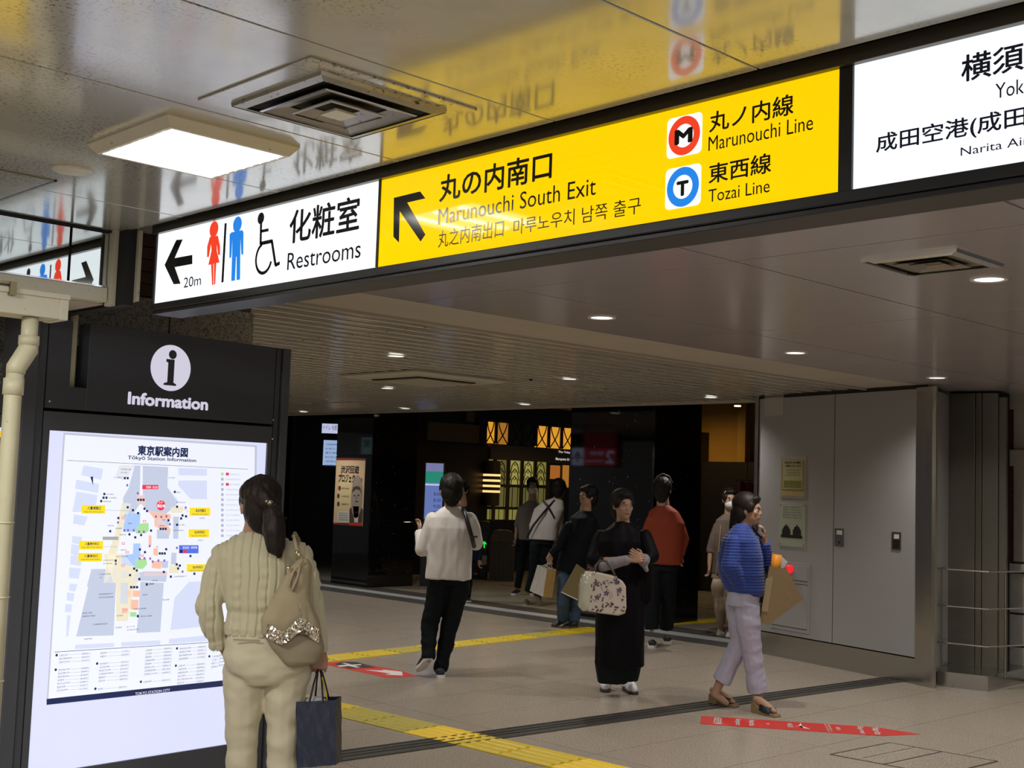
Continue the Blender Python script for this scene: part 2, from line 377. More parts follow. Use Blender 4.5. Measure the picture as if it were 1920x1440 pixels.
pstar([(1480, 1364), (1497, 1362), (1501, 1356), (1504, 1362)]); pstar([(1504, 1362), (1520, 1368), (1506, 1366), (1497, 1362)]); pstar([(1497, 1362), (1504, 1362), (1506, 1366)]);
PS.flush(st)
s2 = thing('floor_sticker', 'red and black arrow sticker with white airplane near the walking man in sneakers', 'floor sticker', onz(700, 1256, 0))
def fpoly(pts, m, nm, z): 
    w = [onz(*p, 0)+Vector((0, 0, z)) for p in pts]
    if (w[1]-w[0]).cross(w[2]-w[0]).z < 0: w = w[::-1]
    obj(nm, MB().prism(w, (0, 0, .001)), m, s2)
fpoly([(600, 1244), (655, 1240), (752, 1258), (783, 1268), (725, 1271)], M_red, 'sticker_sheet', .0005)
fpoly([(628, 1246), (640, 1241.5), (668, 1241.5), (704, 1252), (655, 1254)], M_ink, 'black_field', .0018)
fpoly([(685, 1256.5), (722, 1258), (714, 1255.5), (754, 1260), (755, 1267), (722, 1265.5), (733, 1263.5)], M_wpr, 'arrow_print', .0018)
fpoly([(632, 1249), (652, 1246.5), (640, 1244), (646, 1243.5), (660, 1247), (676, 1246), (678, 1247.6), (664, 1249), (676, 1252), (668, 1252.4), (654, 1249.5), (636, 1251)], M_wpr, 'airplane_print', .003)

# ------------------------------------------------------------------ ceilings
cn = struct('ceiling_near', (0, 0, CE), MB().box(-4, 2.46, -4, 4.96, CE+.012, CE+.1), M_gap)
ys = [-4]+[1.71+.683*k for k in range(-7, 5)]+[4.955]
for k in range(len(ys)-1):
    for (x0, x1) in ((-4, -1.2), (-1.2, 2.455)):
        obj('panel', MB().box(x0+.003, x1-.003, ys[k]+.003, ys[k+1]-.003, CE, CE+.012), M_near, cn, bevel=.002)
cf = struct('ceiling_far', (3, 0, CE), MB().box(2.56, 12.0, -4, 4.63, CE+.03, CE+.1).box(3.2, 12, 4.63, 5.42, CE+.03, CE+.1), M_gap)
xs = [2.56, 4.48, 6.52, 8.56, 10.6, 12.0]; ys = [-3.8, -2.4, -.95, .45, 1.84, 3.235, 4.63, 5.42]
for i in range(len(xs)-1):
    for j in range(len(ys)-1):
        x0 = 3.2 if (i == 0 and j == len(ys)-2) else xs[i]
        obj('panel', MB().box(x0+.006, xs[i+1]-.006, ys[j]+.006, ys[j+1]-.006, CE, CE+.03), M_far, cf)
cb = struct('ceiling_bulkhead', (4, 5.8, CE), MB().box(3.2, 12, 5.44, 6.08, CE+.005, CE+.1), M_beige)
obj('trim_strip', MB().box(3.2, 12, 6.05, 6.09, CE-.012, CE+.01), M_beige, cb)
obj('shadow_gap', MB().box(3.2, 12, 5.415, 5.445, CE+.004, CE+.02), M_gap, cb)
cs = struct('ceiling_slatted', (8, 10, CE), MB().box(2.8, 11.4, 6.08, 22, CE+.035, CE+.12), M_gap)
PT = .2; sx = [3.83, 5.3, 8.4, 11.4]
sl = {}
for i in range(3):
    w = sx[i+1]-sx[i]-.008
    src = None
    for k in range(int((22-6.1)/PT)):
        y = 6.1+PT*k
        if i == 0 and y > 12: continue
        if src is None:
            prof = [(0, .004), (.02, 0), (PT-.03, .008), (PT-.012, .02), (PT-.012, .035), (0, .035)]
            mb = MB().prism([(0, a_, b_) for a_, b_ in prof], (w, 0, 0)); mb.f = [f[::-1] for f in mb.f]
            src = obj('slat', mb, M_slat, cs, world=False); src.location = Vector((sx[i], y, CE))-Vector(cs.location)
        else: inst('slat', src, cs, (sx[i], y, CE))
obj('edge_trim', MB().box(11.38, 11.45, 6.1, 22, CE-.02, CE+.1), M_beige, cs)
cc = struct('ceiling_concourse', (15, 15, 3.1), MB().box(11.45, 26, 4, 30, 3.12, 3.2), M_dark)
obj('header_fascia', MB().box(11.46, 11.56, 6, 24, 2.66, 3.12), M_dark, cc)

# downlights (each a thing)
dlab = ['downlight in the panelled ceiling nearest the long bulkhead, left of its row', 'downlight in the middle of the panelled ceiling above the steel door panels', 'small far downlight just above the stainless wall corner',
 'downlight beside the small square vent at the right edge', 'downlight in the slatted ceiling above the flat air conditioner', 'downlight in the slatted ceiling below the flat air conditioner',
 'far downlight at the left end of the slatted ceiling beside the information board', 'far downlight above the black pillar with the poster', 'far downlight above the arched amber windows',
 'downlight right of the flat air conditioner', 'far downlight at the slatted ceiling edge near the gold wall']
M_dl = glow('downlight_glow', (1, .97, .9), 2.2)
for (x, y), lb in zip(DL, dlab):
    t = thing('downlight', lb, 'ceiling light', (x, y, CE), 'downlights')
    mb = MB(); R = [(.085, 0), (.085, -.006), (.07, -.006), (.062, 0)]; n = 24
    mb.loft([[(x+r*math.cos(2*PI*k/n), y+r*math.sin(2*PI*k/n), CE+z) for k in range(n)] for r, z in R], cap=False)
    obj('trim_ring', mb, M_white, t, smooth=True)
    obj('lamp_face', MB().prism([(x+.064*math.cos(2*PI*k/n), y+.064*math.sin(2*PI*k/n), CE-.003) for k in range(n)], (0, 0, .003)), M_dl, t)
# smoke detector disc
t = thing('ceiling_detector', 'round flat cream detector disc on the near ceiling at left', 'detector', (1.81, 4.05, CE)); n = 28
mb = MB().loft([[(1.81+r*math.cos(2*PI*k/n), 4.05+r*math.sin(2*PI*k/n), CE-z) for k in range(n)] for r, z in ((.068, 0), (.068, .004), (.055, .010), (.0, .0115))], cap=False); obj('cover', mb, M_cream, t, smooth=True)
# inspection hatch outline in the near ceiling
t = thing('ceiling_hatch', 'square ceiling inspection hatch with thin joint at the far left', 'hatch', (1.55, 4.5, CE))
for q in ((1.25, 1.85, 4.25, 4.26), (1.25, 1.85, 4.84, 4.85), (1.25, 1.26, 4.25, 4.85), (1.84, 1.85, 4.25, 4.85)): obj('edge_strip', MB().box(*q, CE-.004, CE), M_steeld, t)
obj('lid', MB().box(1.262, 1.838, 4.262, 4.838, CE-.003, CE), M_near, t)
# air diffuser
t = thing('air_diffuser', 'square stepped air diffuser with dirty blades above the fluorescent lamp', 'air vent', (1.96, 2.735, CE))
obj('surround_plate', MB().box(1.68, 2.23, 2.47, 3.0, CE-.006, CE), M_near, t, bevel=.002)
cx, cy = 1.96, 2.735
def sq_ring(ro, zo, ri, zi, th=.003):
    mb = MB()
    o = [(cx+sx_*ro, cy+sy_*ro, zo) for sx_, sy_ in ((-1,-1),(1,-1),(1,1),(-1,1))]; i_ = [(cx+sx_*ri, cy+sy_*ri, zi) for sx_, sy_ in ((-1,-1),(1,-1),(1,1),(-1,1))]
    up = Vector((0, 0, th)); b = [Vector(q) for q in o+i_]; v = b+[q+up for q in b]; fs = []
    for k in range(4):
        k2 = (k+1) % 4
        fs += [(k, k2, 4+k2, 4+k)[::-1], (8+k, 8+k2, 12+k2, 12+k), (k, k2, 8+k2, 8+k), (4+k, 4+k2, 12+k2, 12+k)[::-1]]
    return mb.add(v, fs)
M_al = mat('dirty_aluminium', (.36, .34, .30), rough=.28, metal=.7, var=(9, .3), spk=[(40, .62, .72, (.06, .05, .04))])
z = CE-.006
obj('throat', MB().box(cx-.18, cx+.18, cy-.18, cy+.18, z-.002, z+.002), M_gap, t)
obj('frame', sq_ring(.207, z-.008, .180, z-.014), M_al, t); obj('frame_lip', sq_ring(.209, z, .207, z-.010), M_al, t)
for ro_, zo_, ri_, zi_ in ((.150, z-.020, .095, z-.006), (.088, z-.024, .048, z-.008)): obj('blade', sq_ring(ro_, zo_, ri_, zi_), M_al, t); obj('blade_edge', sq_ring(ro_+.003, zo_, ro_-.002, zo_-.003), M_chrome, t)
obj('centre_plate', MB().box(cx-.036, cx+.036, cy-.036, cy+.036, z-.026, z-.02), M_cream, t)
# fluorescent lamp with wavy lens
t = thing('fluorescent_lamp', 'bright rectangular fluorescent ceiling lamp with a wavy lens at upper left', 'ceiling light', (1.9, 3.4, CE))
x0, x1, y0, y1 = 1.69, 2.14, 3.18, 3.68; z0 = CE-.034
def lring(i_, z_): return [(x0+i_, y0+i_, z_), (x1-i_, y0+i_, z_), (x1-i_, y1-i_, z_), (x0+i_, y1-i_, z_)]
obj('housing', MB().loft([lring(0, CE), lring(0, CE-.006), lring(.022, z0), lring(.034, z0), lring(.036, CE-.008)], cap=False), M_cream, t)
mb = MB(); n = 64; rows = []
for k in range(n+1):
    yy = y0+.034+(y1-y0-.068)*k/n; zz = z0+.003+.005*math.sin(k/n*2*PI*9); rows.append(((x0+.034, yy, zz), (x1-.034, yy, zz)))
for k in range(n): mb.quad(rows[k][0], rows[k][1], rows[k+1][1], rows[k+1][0])
obj('lens', mb, glow('fluorescent_glow', (1, .98, .90), 4), t, smooth=True)
for k in range(3): obj('lamp_tube', MB().box(x0+.045, x1-.045, y0+.10+k*.135, y0+.125+k*.135, z0-.004, z0+.001), glow('tube_glow', (1, .98, .92), 20), t)
# second vent (far ceiling)
t = thing('air_vent', 'small square louvred vent in the panelled ceiling at right', 'air vent', (4.96, 2.55, CE))
q0 = [(4.76, 2.766), (4.74, 2.34), (5.18, 2.34), (5.19, 2.766)]; cx, cy = 4.965, 2.553
obj('frame', sq_ring(.215, CE-.0, .175, CE-.018), M_steel, t); obj('frame_edge', sq_ring(.218, CE, .213, CE-.014), M_chrome, t)
obj('throat', MB().box(cx-.175, cx+.175, cy-.175, cy+.175, CE-.006, CE+.002), mat('vent_filter', (.22, .2, .14), rough=.7), t)
for r_ in (.12, .07): obj('blade', sq_ring(r_, CE-.02, r_-.035, CE-.008), M_steeld, t)
# cassette air conditioner
t = thing('ceiling_air_conditioner', 'flat cream cassette air conditioner in the slatted ceiling', 'air conditioner', (7.78, 9.3, CE)); cx, cy = 7.80, 9.28
obj('cassette', MB().loft([[(cx+a*r, cy+b*r, CE-zz) for a, b in ((-1,-1),(1,-1),(1,1),(-1,1))] for r, zz in ((.58, 0), (.58, .015), (.53, .035))][::-1]), mat('cassette_white', (.5, .48, .4), rough=.4), t)
obj('intake_slot', MB().box(cx-.36, cx+.36, cy-.36, cy+.36, CE-.045, CE-.03), M_gap, t); obj('intake_grille', MB().box(cx-.33, cx+.33, cy-.33, cy+.33, CE-.052, CE-.035), mat('cassette_grille', (.42, .39, .3), rough=.5), t)
# access frames seen in the slats
for (x, y) in ((9.3, 13.5), (9.0, 9.0)):
    t = thing('ceiling_hatch', 'thin square access frame in the slatted ceiling '+('at far left' if y > 12 else 'right of the air conditioner'), 'hatch', (x, y, CE))
    for q in ((x-.55, x+.55, y-.55, y-.53), (x-.55, x+.55, y+.53, y+.55), (x-.55, x-.53, y-.55, y+.55), (x+.53, x+.55, y-.55, y+.55)): obj('edge_strip', MB().box(*q, CE-.008, CE+.01), M_slat, t)

# ------------------------------------------------------------------ left granite wall, mirrored fascia, gutter
wl = struct('wall_left', (3, 6.05, 0), MB().box(-1, 3.81, 6.07, 6.8, 0, 3.6).box(3.3, 3.8, 6.8, 11, 0, CE+.04), M_grout)
gx = [-.9, .05, .95, 1.85, 2.75, 3.295, 3.82]
for i in range(len(gx)-1):
    for (z0_, z1_) in ((0, .9), (.9, 1.75), (1.75, 2.545)):
        obj('stone_slab', MB().box(gx[i]+.003, gx[i+1]-.003, 6.045, 6.07, z0_+.003, z1_-.003), M_granite, wl, bevel=.002)
for j in range(4): obj('stone_slab', MB().box(3.81, 3.83, 6.07+j*.9, 6.96+j*.9, 0, 2.5), M_granite, wl)
b0 = None; bh = .06; bw = .21
for r_ in range(5):
    for i in range(22):
        x = -.9+i*(bw+.006)+(r_ % 2)*.1; z = 2.552+r_*(bh+.006)
        if x+bw > 3.83 or x < 1.8: continue
        if b0 is None: b0 = obj('brick', MB().box(0, bw, 0, .03, 0, bh), M_brick, wl, world=False); b0.location = Vector((x, 6.04, z))-Vector(wl.location)
        else: inst('brick', b0, wl, (x, 6.04, z))
obj('bulkhead_beam', MB().box(-1, 3.2, 5.85, 6.07, 2.885, 3.05), M_white, wl); obj('dark_channel', MB().box(-1, 3.2, 5.3, 6.07, 3.05, 3.1), M_gap, wl)
obj('soffit', MB().box(-1, 3.2, 4.9, 6.3, 3.18, 3.25), M_white, wl)
fs = struct('trim_fascia', (1, 4.97, 2.5), MB().box(-3, 2.40, 4.985, 5.3, 2.37, CE+.1), M_gap)
gl = MB()
for (a_, b_) in ((-3, -1.3), (-1.3, .4), (.4, 2.234), (2.242, 2.405)): obj('mirror_panel', MB().box(a_+.002, b_-.002, 4.972, 4.984, 2.405, 2.636), M_mirror, fs)
obj('bottom_rail', MB().box(-3, 2.405, 4.955, 5.02, 2.335, 2.395), M_cream, fs, bevel=.002)
obj('rail_bead', MB().box(-3, 2.405, 4.96, 4.972, 2.397, 2.403), M_chrome, fs)
obj('top_bead', MB().box(-3, 2.41, 4.955, 4.965, 2.632, 2.64), M_gap, fs)
obj('soffit', MB().box(-3, 2.42, 5.02, 5.6, 2.33, 2.36), M_beige, fs)
obj('end_strip', MB().box(2.408, 2.43, 4.93, 4.985, 2.32, 2.64), M_cream, fs)
obj('end_recess', MB().box(2.431, 2.475, 4.86, 5.6, 2.32, 2.75), M_gap, fs)
obj('end_strip', MB().box(2.476, 2.492, 4.84, 4.90, 2.34, 2.64), M_cream, fs)
# gutter box and downpipe
g0 = dep(128, 575, 4.7); gy = g0.y
t = thing('rain_gutter', 'cream painted box gutter with end cap below the mirrored fascia', 'gutter', (1.5, gy, 2.2))
gx1 = g0.x; ztop = dep(125, 553, 4.7).z; zb = dep(118, 600, 4.7).z
obj('channel', MB().box(-2, gx1-.03, gy, gy+.14, zb, ztop-.01), M_cream, t, bevel=.003)
obj('end_cap', MB().box(gx1-.032, gx1, gy-.006, gy+.146, zb-.003, ztop-.02), M_cream, t, bevel=.003)
obj('top_lip', MB().box(-2, gx1+.004, gy-.008, gy+.148, ztop-.02, ztop), M_cream, t, bevel=.002)
bx = onY(20, 560, gy).x
obj('bracket', MB().box(bx-.012, bx+.012, gy-.02, gy, ztop-.03, ztop+.02).box(bx-.06, bx+.012, gy-.01, gy+.05, ztop+.01, ztop+.02), M_steeld, t)
P = [onY(x, y, gy+.05) for x, y in ((58, 596), (53, 655), (30, 690), (24, 740), (-80, 2300))]
P[0].x = P[1].x; P[4] = Vector((P[3].x, P[3].y, 0))
t = thing('drain_pipe', 'cream drainpipe with an elbow in front of the dark boards at left', 'pipe', (P[3].x, P[3].y, 0)); pr_ = .030
obj('pipe_section', MB().tube([P[0], P[1]], pr_, 20), M_pipe, t, smooth=True)
obj('elbow', MB().tube([P[1]+Vector((0, 0, .02)), P[1], P[1]*.5+P[2]*.5, P[2], P[2]-Vector((0, 0, .02))], [.034, .037, .036, .036, .034], 20), M_pipe, t, smooth=True)
obj('pipe_section', MB().tube([P[2], P[3], P[4]], pr_+.002, 20), M_pipe, t, smooth=True)
obj('collar', MB().tube([P[3]+Vector((0, 0, .06)), P[3]-Vector((0, 0, .0))], .037, 20), M_pipe, t, smooth=True)
obj('collar', MB().tube([P[1]+Vector((0, 0, .05)), P[1]+Vector((0, 0, .015))], .037, 20), M_pipe, t, smooth=True)
for zz in (1.42, 1.15, .85): obj('joint_ring', MB().tube([Vector((P[3].x, P[3].y, zz)), Vector((P[3].x, P[3].y, zz+.006))], .035, 20), M_pipe, t, smooth=True)

# ------------------------------------------------------------------ right wall: grey steel panels
A1 = onz(1412, 1222, 0); A2 = onz(1716, 1283, 0); ud = (A2-A1).normalized()
PW = Plane(A1, ud)
def U(x, y): return PW.px(x, y)[0]
def V(x, y): return PW.px(x, y)[1]
wr = struct('wall_right', tuple(A1), MB().obox(A1-PW.n*.02, ud*((A2-A1).length-.01), PW.n*-.06, (0, 0, CE)), M_gap)
def pbox(name, a, b, z0_, z1_, m, parent, e0=-.02, e1=0, pl=None, **k):
    pl = pl or PW
    return obj(name, MB().obox(pl.w(a, z0_, e0), pl.u*(b-a), pl.v*(z1_-z0_), pl.n*(e1-e0)), m, parent, **k)
u0, u1, u2 = U(1420, 950), U(1563, 950), U(1719, 950); zk = V(1563, 1208)
pbox('steel_panel', u0+.01, u1-.006, zk+.01, CE-.03, M_panel, wr, bevel=.003); pbox('steel_panel', u1+.006, u2-.004, zk+.01, CE-.03, M_panel, wr, bevel=.003)
pbox('kick_plate', 0, u2, 0.0, zk, M_steel, wr, -.02, .006); pbox('edge_post', u0-.05, u0+.002, 0, CE, M_steel, wr, -.02, .012, bevel=.004)
pbox('top_rail', u0, u2+.1, CE-.025, CE, M_gap, wr, -.02, .004)
# posters, plates, alarm box
def plate(name, label, cat, x0, x1, yt, yb, m, th=.006, grp=None):
    """px edges measured at the left side of the item"""
    a, zt = PW.px(x0, yt); b = U(x1, yt); zb_ = V(x0, yb)
    o = thing(name, label, cat, PW.w((a+b)/2, zb_, 0), grp); pbox('backing', a, b, zb_, zt, m, o, .001, th, bevel=.001); return o, a, b, zb_, zt
o, a, b, zb, zt = plate('notice_poster', 'yellowish notice poster taped to the grey wall panel', 'poster', 1464, 1513, 856, 933, mat('laminate', (.36, .36, .30), rough=.25, coat=.5))
w = b-a; hh = zt-zb
PW.poly([(a+.02, zb+.02), (b-.02, zb+.02), (b-.02, zt-.03), (a+.02, zt-.03)], mat('poster_tan', (.42, .33, .14), rough=.5), .008, True)
PW.poly([(a+.045, zb+hh*.2), (b-.045, zb+hh*.2), (b-.045, zt-.05), (a+.045, zt-.05)], mat('poster_cream', (.40, .38, .20), rough=.5), .009, True)
PW.poly([(a+.06, zb+hh*.24), (b-.06, zb+hh*.24), (b-.06, zb+hh*.42), (a+.06, zb+hh*.42)], mat('poster_olive', (.26, .26, .05), rough=.5), .010, True)
for k, (s, f) in enumerate((('お客さまへのお願い', .86), ('ご案内いたします', .78))): PW.text(s, (a+.07, zb+hh*(f-.035)), b-.07, zb+hh*(f+.02), M_ink, e=.011, bold=.01, uv=True)
for k in range(3): PW.text('ご利用のお客さまは', (a+.07+(k % 2)*.03, zb+hh*(.66-k*.06)), b-.08, zb+hh*(.685-k*.06), M_ink, e=.011, uv=True)
for k in range(4): PW.text('御協力をお願い申し上げます', (a+.065, zb+hh*(.38-k*.04)), b-.065, zb+hh*(.40-k*.04), M_ink, e=.012, uv=True)
for q in ((a+.035, a+.04), (b-.04, b-.035)): PW.poly([(q[0], zb+hh*.19), (q[1], zb+hh*.19), (q[1], zt-.04), (q[0], zt-.04)], M_ink, .0105, True)
PW.poly([(a+.035, zb+hh*.185), (b-.035, zb+hh*.185), (b-.035, zb+hh*.2), (a+.035, zb+hh*.2)], M_ink, .0105, True)
PW.flush(o)
o, a, b, zb, zt = plate('notice_plate', 'pale green metal plate with two domed building drawings', 'plaque', 1462, 1511, 943, 1023, mat('pale_green_plate', (.38, .42, .33), rough=.35))
w = b-a; hh = zt-zb
for q in ((a+.02, zb+.02), (b-.02, zb+.02), (a+.02, zt-.02), (b-.02, zt-.02)): PW.disc(q, .008, .008, M_steeld, .008, 10, uv=True)
for k in range(5): PW.text('東京駅をご利用のお客さまへ'[:13-k], (a+.06, zb+hh*(.90-k*.06)), b-.05, zb+hh*(.925-k*.06), M_ink, e=.008, uv=True)
for cx in (a+w*.29, a+w*.70):
    y = zb+hh*.2
    for p in ([(-.055, 0), (.055, 0), (.055, .03), (-.055, .03)], [(-.042, .03), (.042, .03), (.042, .085), (-.042, .085)], [(-.034, .085), (.034, .085), (.022, .115), (-.022, .115)], [(-.012, .115), (.012, .115), (0, .14)]):
        PW.poly([(cx+q[0]*w/.27, y+q[1]*hh/.43) for q in p], M_ink, .008, True)
PW.flush(o)
o, a, b, zb, zt = plate('blank_sign', 'pale square sticker high on the grey wall panel', 'sign', 1434, 1470, 741, 780, mat('pale_sticker', (.45, .43, .42), rough=.3), .004)
o = thing('alarm_cabinet', 'flush fire alarm cabinet with a round red lamp in the grey panel', 'fire alarm', PW.w(U(1495, 1100), .5))
a, zt = PW.px(1447, 1050); b = U(1520, 1050); zb = V(1447, 1177); zs = V(1447, 1086)
pbox('frame', a, b, zb, zt, M_panel, o, .001, .010, bevel=.002); pbox('upper_plate', a+.03, b-.03, zs+.02, zt-.03, M_panel, o, .010, .014, bevel=.002); pbox('door', a+.03, b-.03, zb+.04, zs-.02, M_panel, o, .010, .014, bevel=.002)
for q in ((a+.024, b-.024, zs+.014, zs+.02), (a+.024, b-.024, zs-.02, zs-.014), (a+.024, b-.024, zb+.034, zb+.04)): pbox('seam', *q, M_gap, o, .010, .0115)
c = PW.wp(1484, 1067, .014)
obj('alarm_lamp', MB().ell(c+PW.n*.01, (PW.u*.045, PW.v*.045, PW.n*.05), 20, 12), mat('red_lens', (.5, .0, .01), rough=.1, coat=1, emit=.7, ecol=(1, .02, .03)), o, smooth=True)
for (x, y0_, y1_, dark) in ((1566, 990, 1024, 1), (1673, 997, 1031, 0)):
    a, zt = PW.px(x, y0_); b = U(x+17, y0_); zb = V(x, y1_)
    o = thing('door_lock', 'steel lock plate with keyhole at the joint of the two panels' if dark else 'recessed steel pull plate on the wide grey panel', 'lock', PW.w(a, zb))
    pbox('plate', a, b, zb, zt, M_steel if dark else M_steeld, o, .001, .008, bevel=.002)
    pbox('label', a+.03, b-.02, zt-.06, zt-.02, M_wpr, o, .008, .010)
    if dark: obj('keyhole', MB().ell(PW.w((a+b)/2, zb+.04, .008), (PW.u*.014, PW.v*.014, PW.n*.006)), M_gap, o)
    else: pbox('grip_recess', a+.015, b-.015, zb+.015, zt-.07, M_black, o, .0081, .009)
# stainless rounded post right of the panels
PB = PW.w(u2, 0); PE = onz(1752, 1291, 0)
mb = MB(); 
e2 = (PE-PB); e2.z = 0; rr = []
prof = [PB+PW.n*.012, PB+e2*.5+PW.n*.018, PB+e2*.85+PW.n*.01, PB+e2, PB+e2-PW.n*.02, PB-PW.n*.02]
obj('corner_post', MB().prism([Vector((q.x, q.y, 0)) for q in prof], (0, 0, CE-.02)), M_steel, wr)
g1 = onz(1750, 1286, 0); g2 = onz(1780, 1268, 0); PI_ = Plane(g1, g2-g1); li = (g2-g1).length
obj('inner_panel', MB().obox(PI_.w(0, .10, 0), PI_.u*li, PI_.v*(CE-.14), PI_.n*-.1), M_panel, wr, bevel=.003)
obj('inner_plinth', MB().obox(PI_.w(0, 0, -.02), PI_.u*li, PI_.v*.10, PI_.n*-.08), M_gap, wr)
# dark stainless cladding with plinth and rods
Q1 = onz(1776, 1270, 0); Q2 = onz(1872, 1281, 0); uq = (Q2-Q1).normalized(); PQ = Plane(Q1, uq); LQ = (Q2-Q1).length
wc = struct('wall_corner', tuple(Q1), MB().obox(Q1-PQ.n*.05, uq*LQ, PQ.n*-.35, (0, 0, CE)), M_gap)
for (a, b) in ((0, LQ*.53), (LQ*.54, LQ*.66), (LQ*.67, LQ*.98)): pbox('steel_sheet', a, b, 0, CE-.02, M_steeld, wc, -.05, 0, pl=PQ, bevel=.004)
pbox('end_sheet', LQ*.985, LQ*1.12, 0, CE-.06, M_steeld, wc, -.09, -.03, pl=PQ)
B1 = onz(1757, 1286, 0); B2 = onz(1852, 1297, 0)
dd = B2-B1; back = (Q2-B2); back.z = 0
obj('plinth', MB().prism([B1, B2, B2+back+Vector((.6, -.1, 0)), B1+back], (0, 0, .13)), M_steel, wc)
rs = thing('guard_rail', 'three thin steel guard rods wrapped around the dark steel corner', 'railing', B2)
for zz in (1.02, .70, .38):
    a = Vector((B1.x, B1.y, zz)); b = Vector((B2.x, B2.y, zz)); c = b+Vector((1.2, -.35, 0))
    obj('rod', MB().tube([a+back*.6, a, b, c], .007, 8), M_chrome, rs)
obj('post', MB().tube([B2+back*.15+Vector((.2, -.05, .1)), B2+back*.15+Vector((.2, -.05, 1.02))], .012), M_steeld, rs)
obj('post', MB().tube([B1+back*.3+Vector((0, 0, .1)), B1+back*.3+Vector((0, 0, 1.02))], .010), M_steeld, rs)
# brick and stone wall further right
wb = struct('wall_brick', (11.6, 5, 0), MB().box(11.62, 12, 2.5, 5.35, 0, CE), M_grout)
bs = None
for r_ in range(24):
    for c_ in range(3):
        y = 5.125+c_*.11; z = 1.05+r_*.064
        if 1.95 < z < 2.13: continue
        if bs is None: bs = obj('brick', MB().box(0, .03, 0, .105, 0, .058), M_redbrick, wb, world=False); bs.location = Vector((11.59, y, z))-Vector(wb.location)
        else: inst('brick', bs, wb, (11.59, y, z))
for q in ((4.2, 5.12, 1.07, 2.6), (4.2, 5.34, 1.96, 2.12), (4.2, 5.4, .98, 1.06), (4.2, 5.4, .60, .97), (4.2, 5.4, .30, .59), (4.2, 5.4, 0, .29), (2.6, 4.19, 0, 1.0), (2.6, 4.19, 1.01, 2.6)):
    pr = .03 if q[1]-q[0] < .9 else .05
    obj('stone_block', MB().box(11.56-(.05 if q[2] in (1.96, .98) else 0), 11.6, q[0]+.003, q[1]-.003, q[2]+.004, q[3]-.004), M_stone, wb, bevel=.004)
obj('top_beam', MB().box(11.5, 11.62, 2.6, 5.3, 2.5, CE), M_stone, wb)
# ================================================================== HANGING GUIDE SIGN
XS = 2.5
PG = Plane((XS, 3, 2.4), (0, 1, 0))          # n points to -X
def gy(x, y): return XS and PG.px(x, y)
yL, zTop = onX(297.5, 436, XS).y, onX(303, 434, XS).z
y1 = onX(711, 420, XS).y; y2 = onX(1576, 240, XS).y; y3 = onX(1601, 240, XS).y; yR = .2
zB = (onX(297, 567, XS).z+onX(1573, 362, XS).z)/2; zTop = (onX(303, 435, XS).z+onX(1577, 127, XS).z)/2
sg = thing('guide_sign', 'long backlit hanging guide sign in white and yellow under the ceiling', 'sign', (XS+.06, 2.6, zB))
def sbox(nm, x0, x1, ya, yb, za, zb_, m, **k): return obj(nm, MB().box(x0, x1, min(ya, yb), max(ya, yb), za, zb_), m, sg, **k)
sbox('frame_top', XS-.008, XS+.14, yL+.012, yR, zTop+.002, zTop+.018, M_blackp, bevel=.002)
sbox('ceiling_trim', XS-.02, XS+.15, yL+.02, yR, CE-.028, CE+.01, mat('sign_trim_brown', (.06, .05, .035), rough=.3, metal=.5), bevel=.002)
sbox('neck', XS+.0, XS+.12, yL+.01, yR, zTop+.018, CE-.02, M_blackp)
sbox('frame_bottom', XS-.012, XS+.14, yL+.012, yR, zB-.03, zB-.002, M_blackp, bevel=.003)
sbox('frame_lip', XS-.004, XS+.13, yL+.012, yR, zB-.045, zB-.031, M_blackp, bevel=.002)
sbox('frame_end', XS-.008, XS+.14, yL, yL+.012, zB-.03, zTop+.018, M_blackp)
sbox('divider', XS-.006, XS+.12, y1-.004, y1+.004, zB, zTop, M_blackp); sbox('divider', XS-.008, XS+.12, y2, y3, zB-.01, zTop+.01, M_blackp)
sbox('body', XS+.01, XS+.13, yL, yR, zB, zTop, M_char)
GW = glow('sign_white_light', (.90, .95, 1.0), 1.05, rough=.05, spec=.35); GY = glow('sign_yellow_light', (1.0, .64, .0), 1.0, rough=.05, spec=.35)
sbox('white_face', XS, XS+.01, yL, y1+.004, zB, zTop, GW); sbox('yellow_face', XS, XS+.01, y1-.004, y2, zB, zTop, GY); sbox('white_face', XS, XS+.01, y3, yR, zB, zTop, GW)
K = mat('sign_ink', (.012, .010, .012), rough=.15); KN = mat('sign_ink_navy', (.012, .014, .05), rough=.15)
KR = glow('sign_red_light', (.95, .06, .02), .9, rough=.1); KB = glow('sign_blue_light', (.02, .25, .85), .9, rough=.1)
PG.poly([(309, 497), (331, 450), (343, 449), (328, 484), (361, 478), (361, 495), (328, 501), (339, 532), (326, 533)], K)
PG.text('20m', (345, 540), 378, (346, 521), K)
def circ(c, rpx, m, e=.002, ri=0, asp=1.12):
    a = PG.px(c[0]-rpx, c[1]); b = PG.px(c[0]+rpx, c[1]); r = abs(a[0]-b[0])/2; PG.disc(c, r, r*1.0 if asp == 1.12 else r*asp, m, e, 36, ri); return r
circ((402, 430), 8, KR)
PG.poly([(394, 444), (409, 442), (413, 461), (413, 478), (409.5, 478), (407, 458), (407, 470), (412, 492), (391, 497), (397, 470), (396, 458), (392, 482), (388.5, 482), (389, 462)], KR)
PG.poly([(396, 494), (400.5, 494), (400.5, 534), (398, 535)], KR); PG.poly([(401.5, 494), (406, 493), (404, 533), (401.5, 534)], KR)
PG.poly([(421.5, 419), (425.5, 418.3), (419.5, 529), (415.5, 530)], K)
circ((446, 421), 8, KB)
PG.poly([(434, 436), (455, 431.5), (457, 436), (456.5, 477), (453, 477.5), (451.5, 448), (451, 480), (435.5, 483), (436, 450), (434, 483), (430.5, 484), (431, 440)], KB)
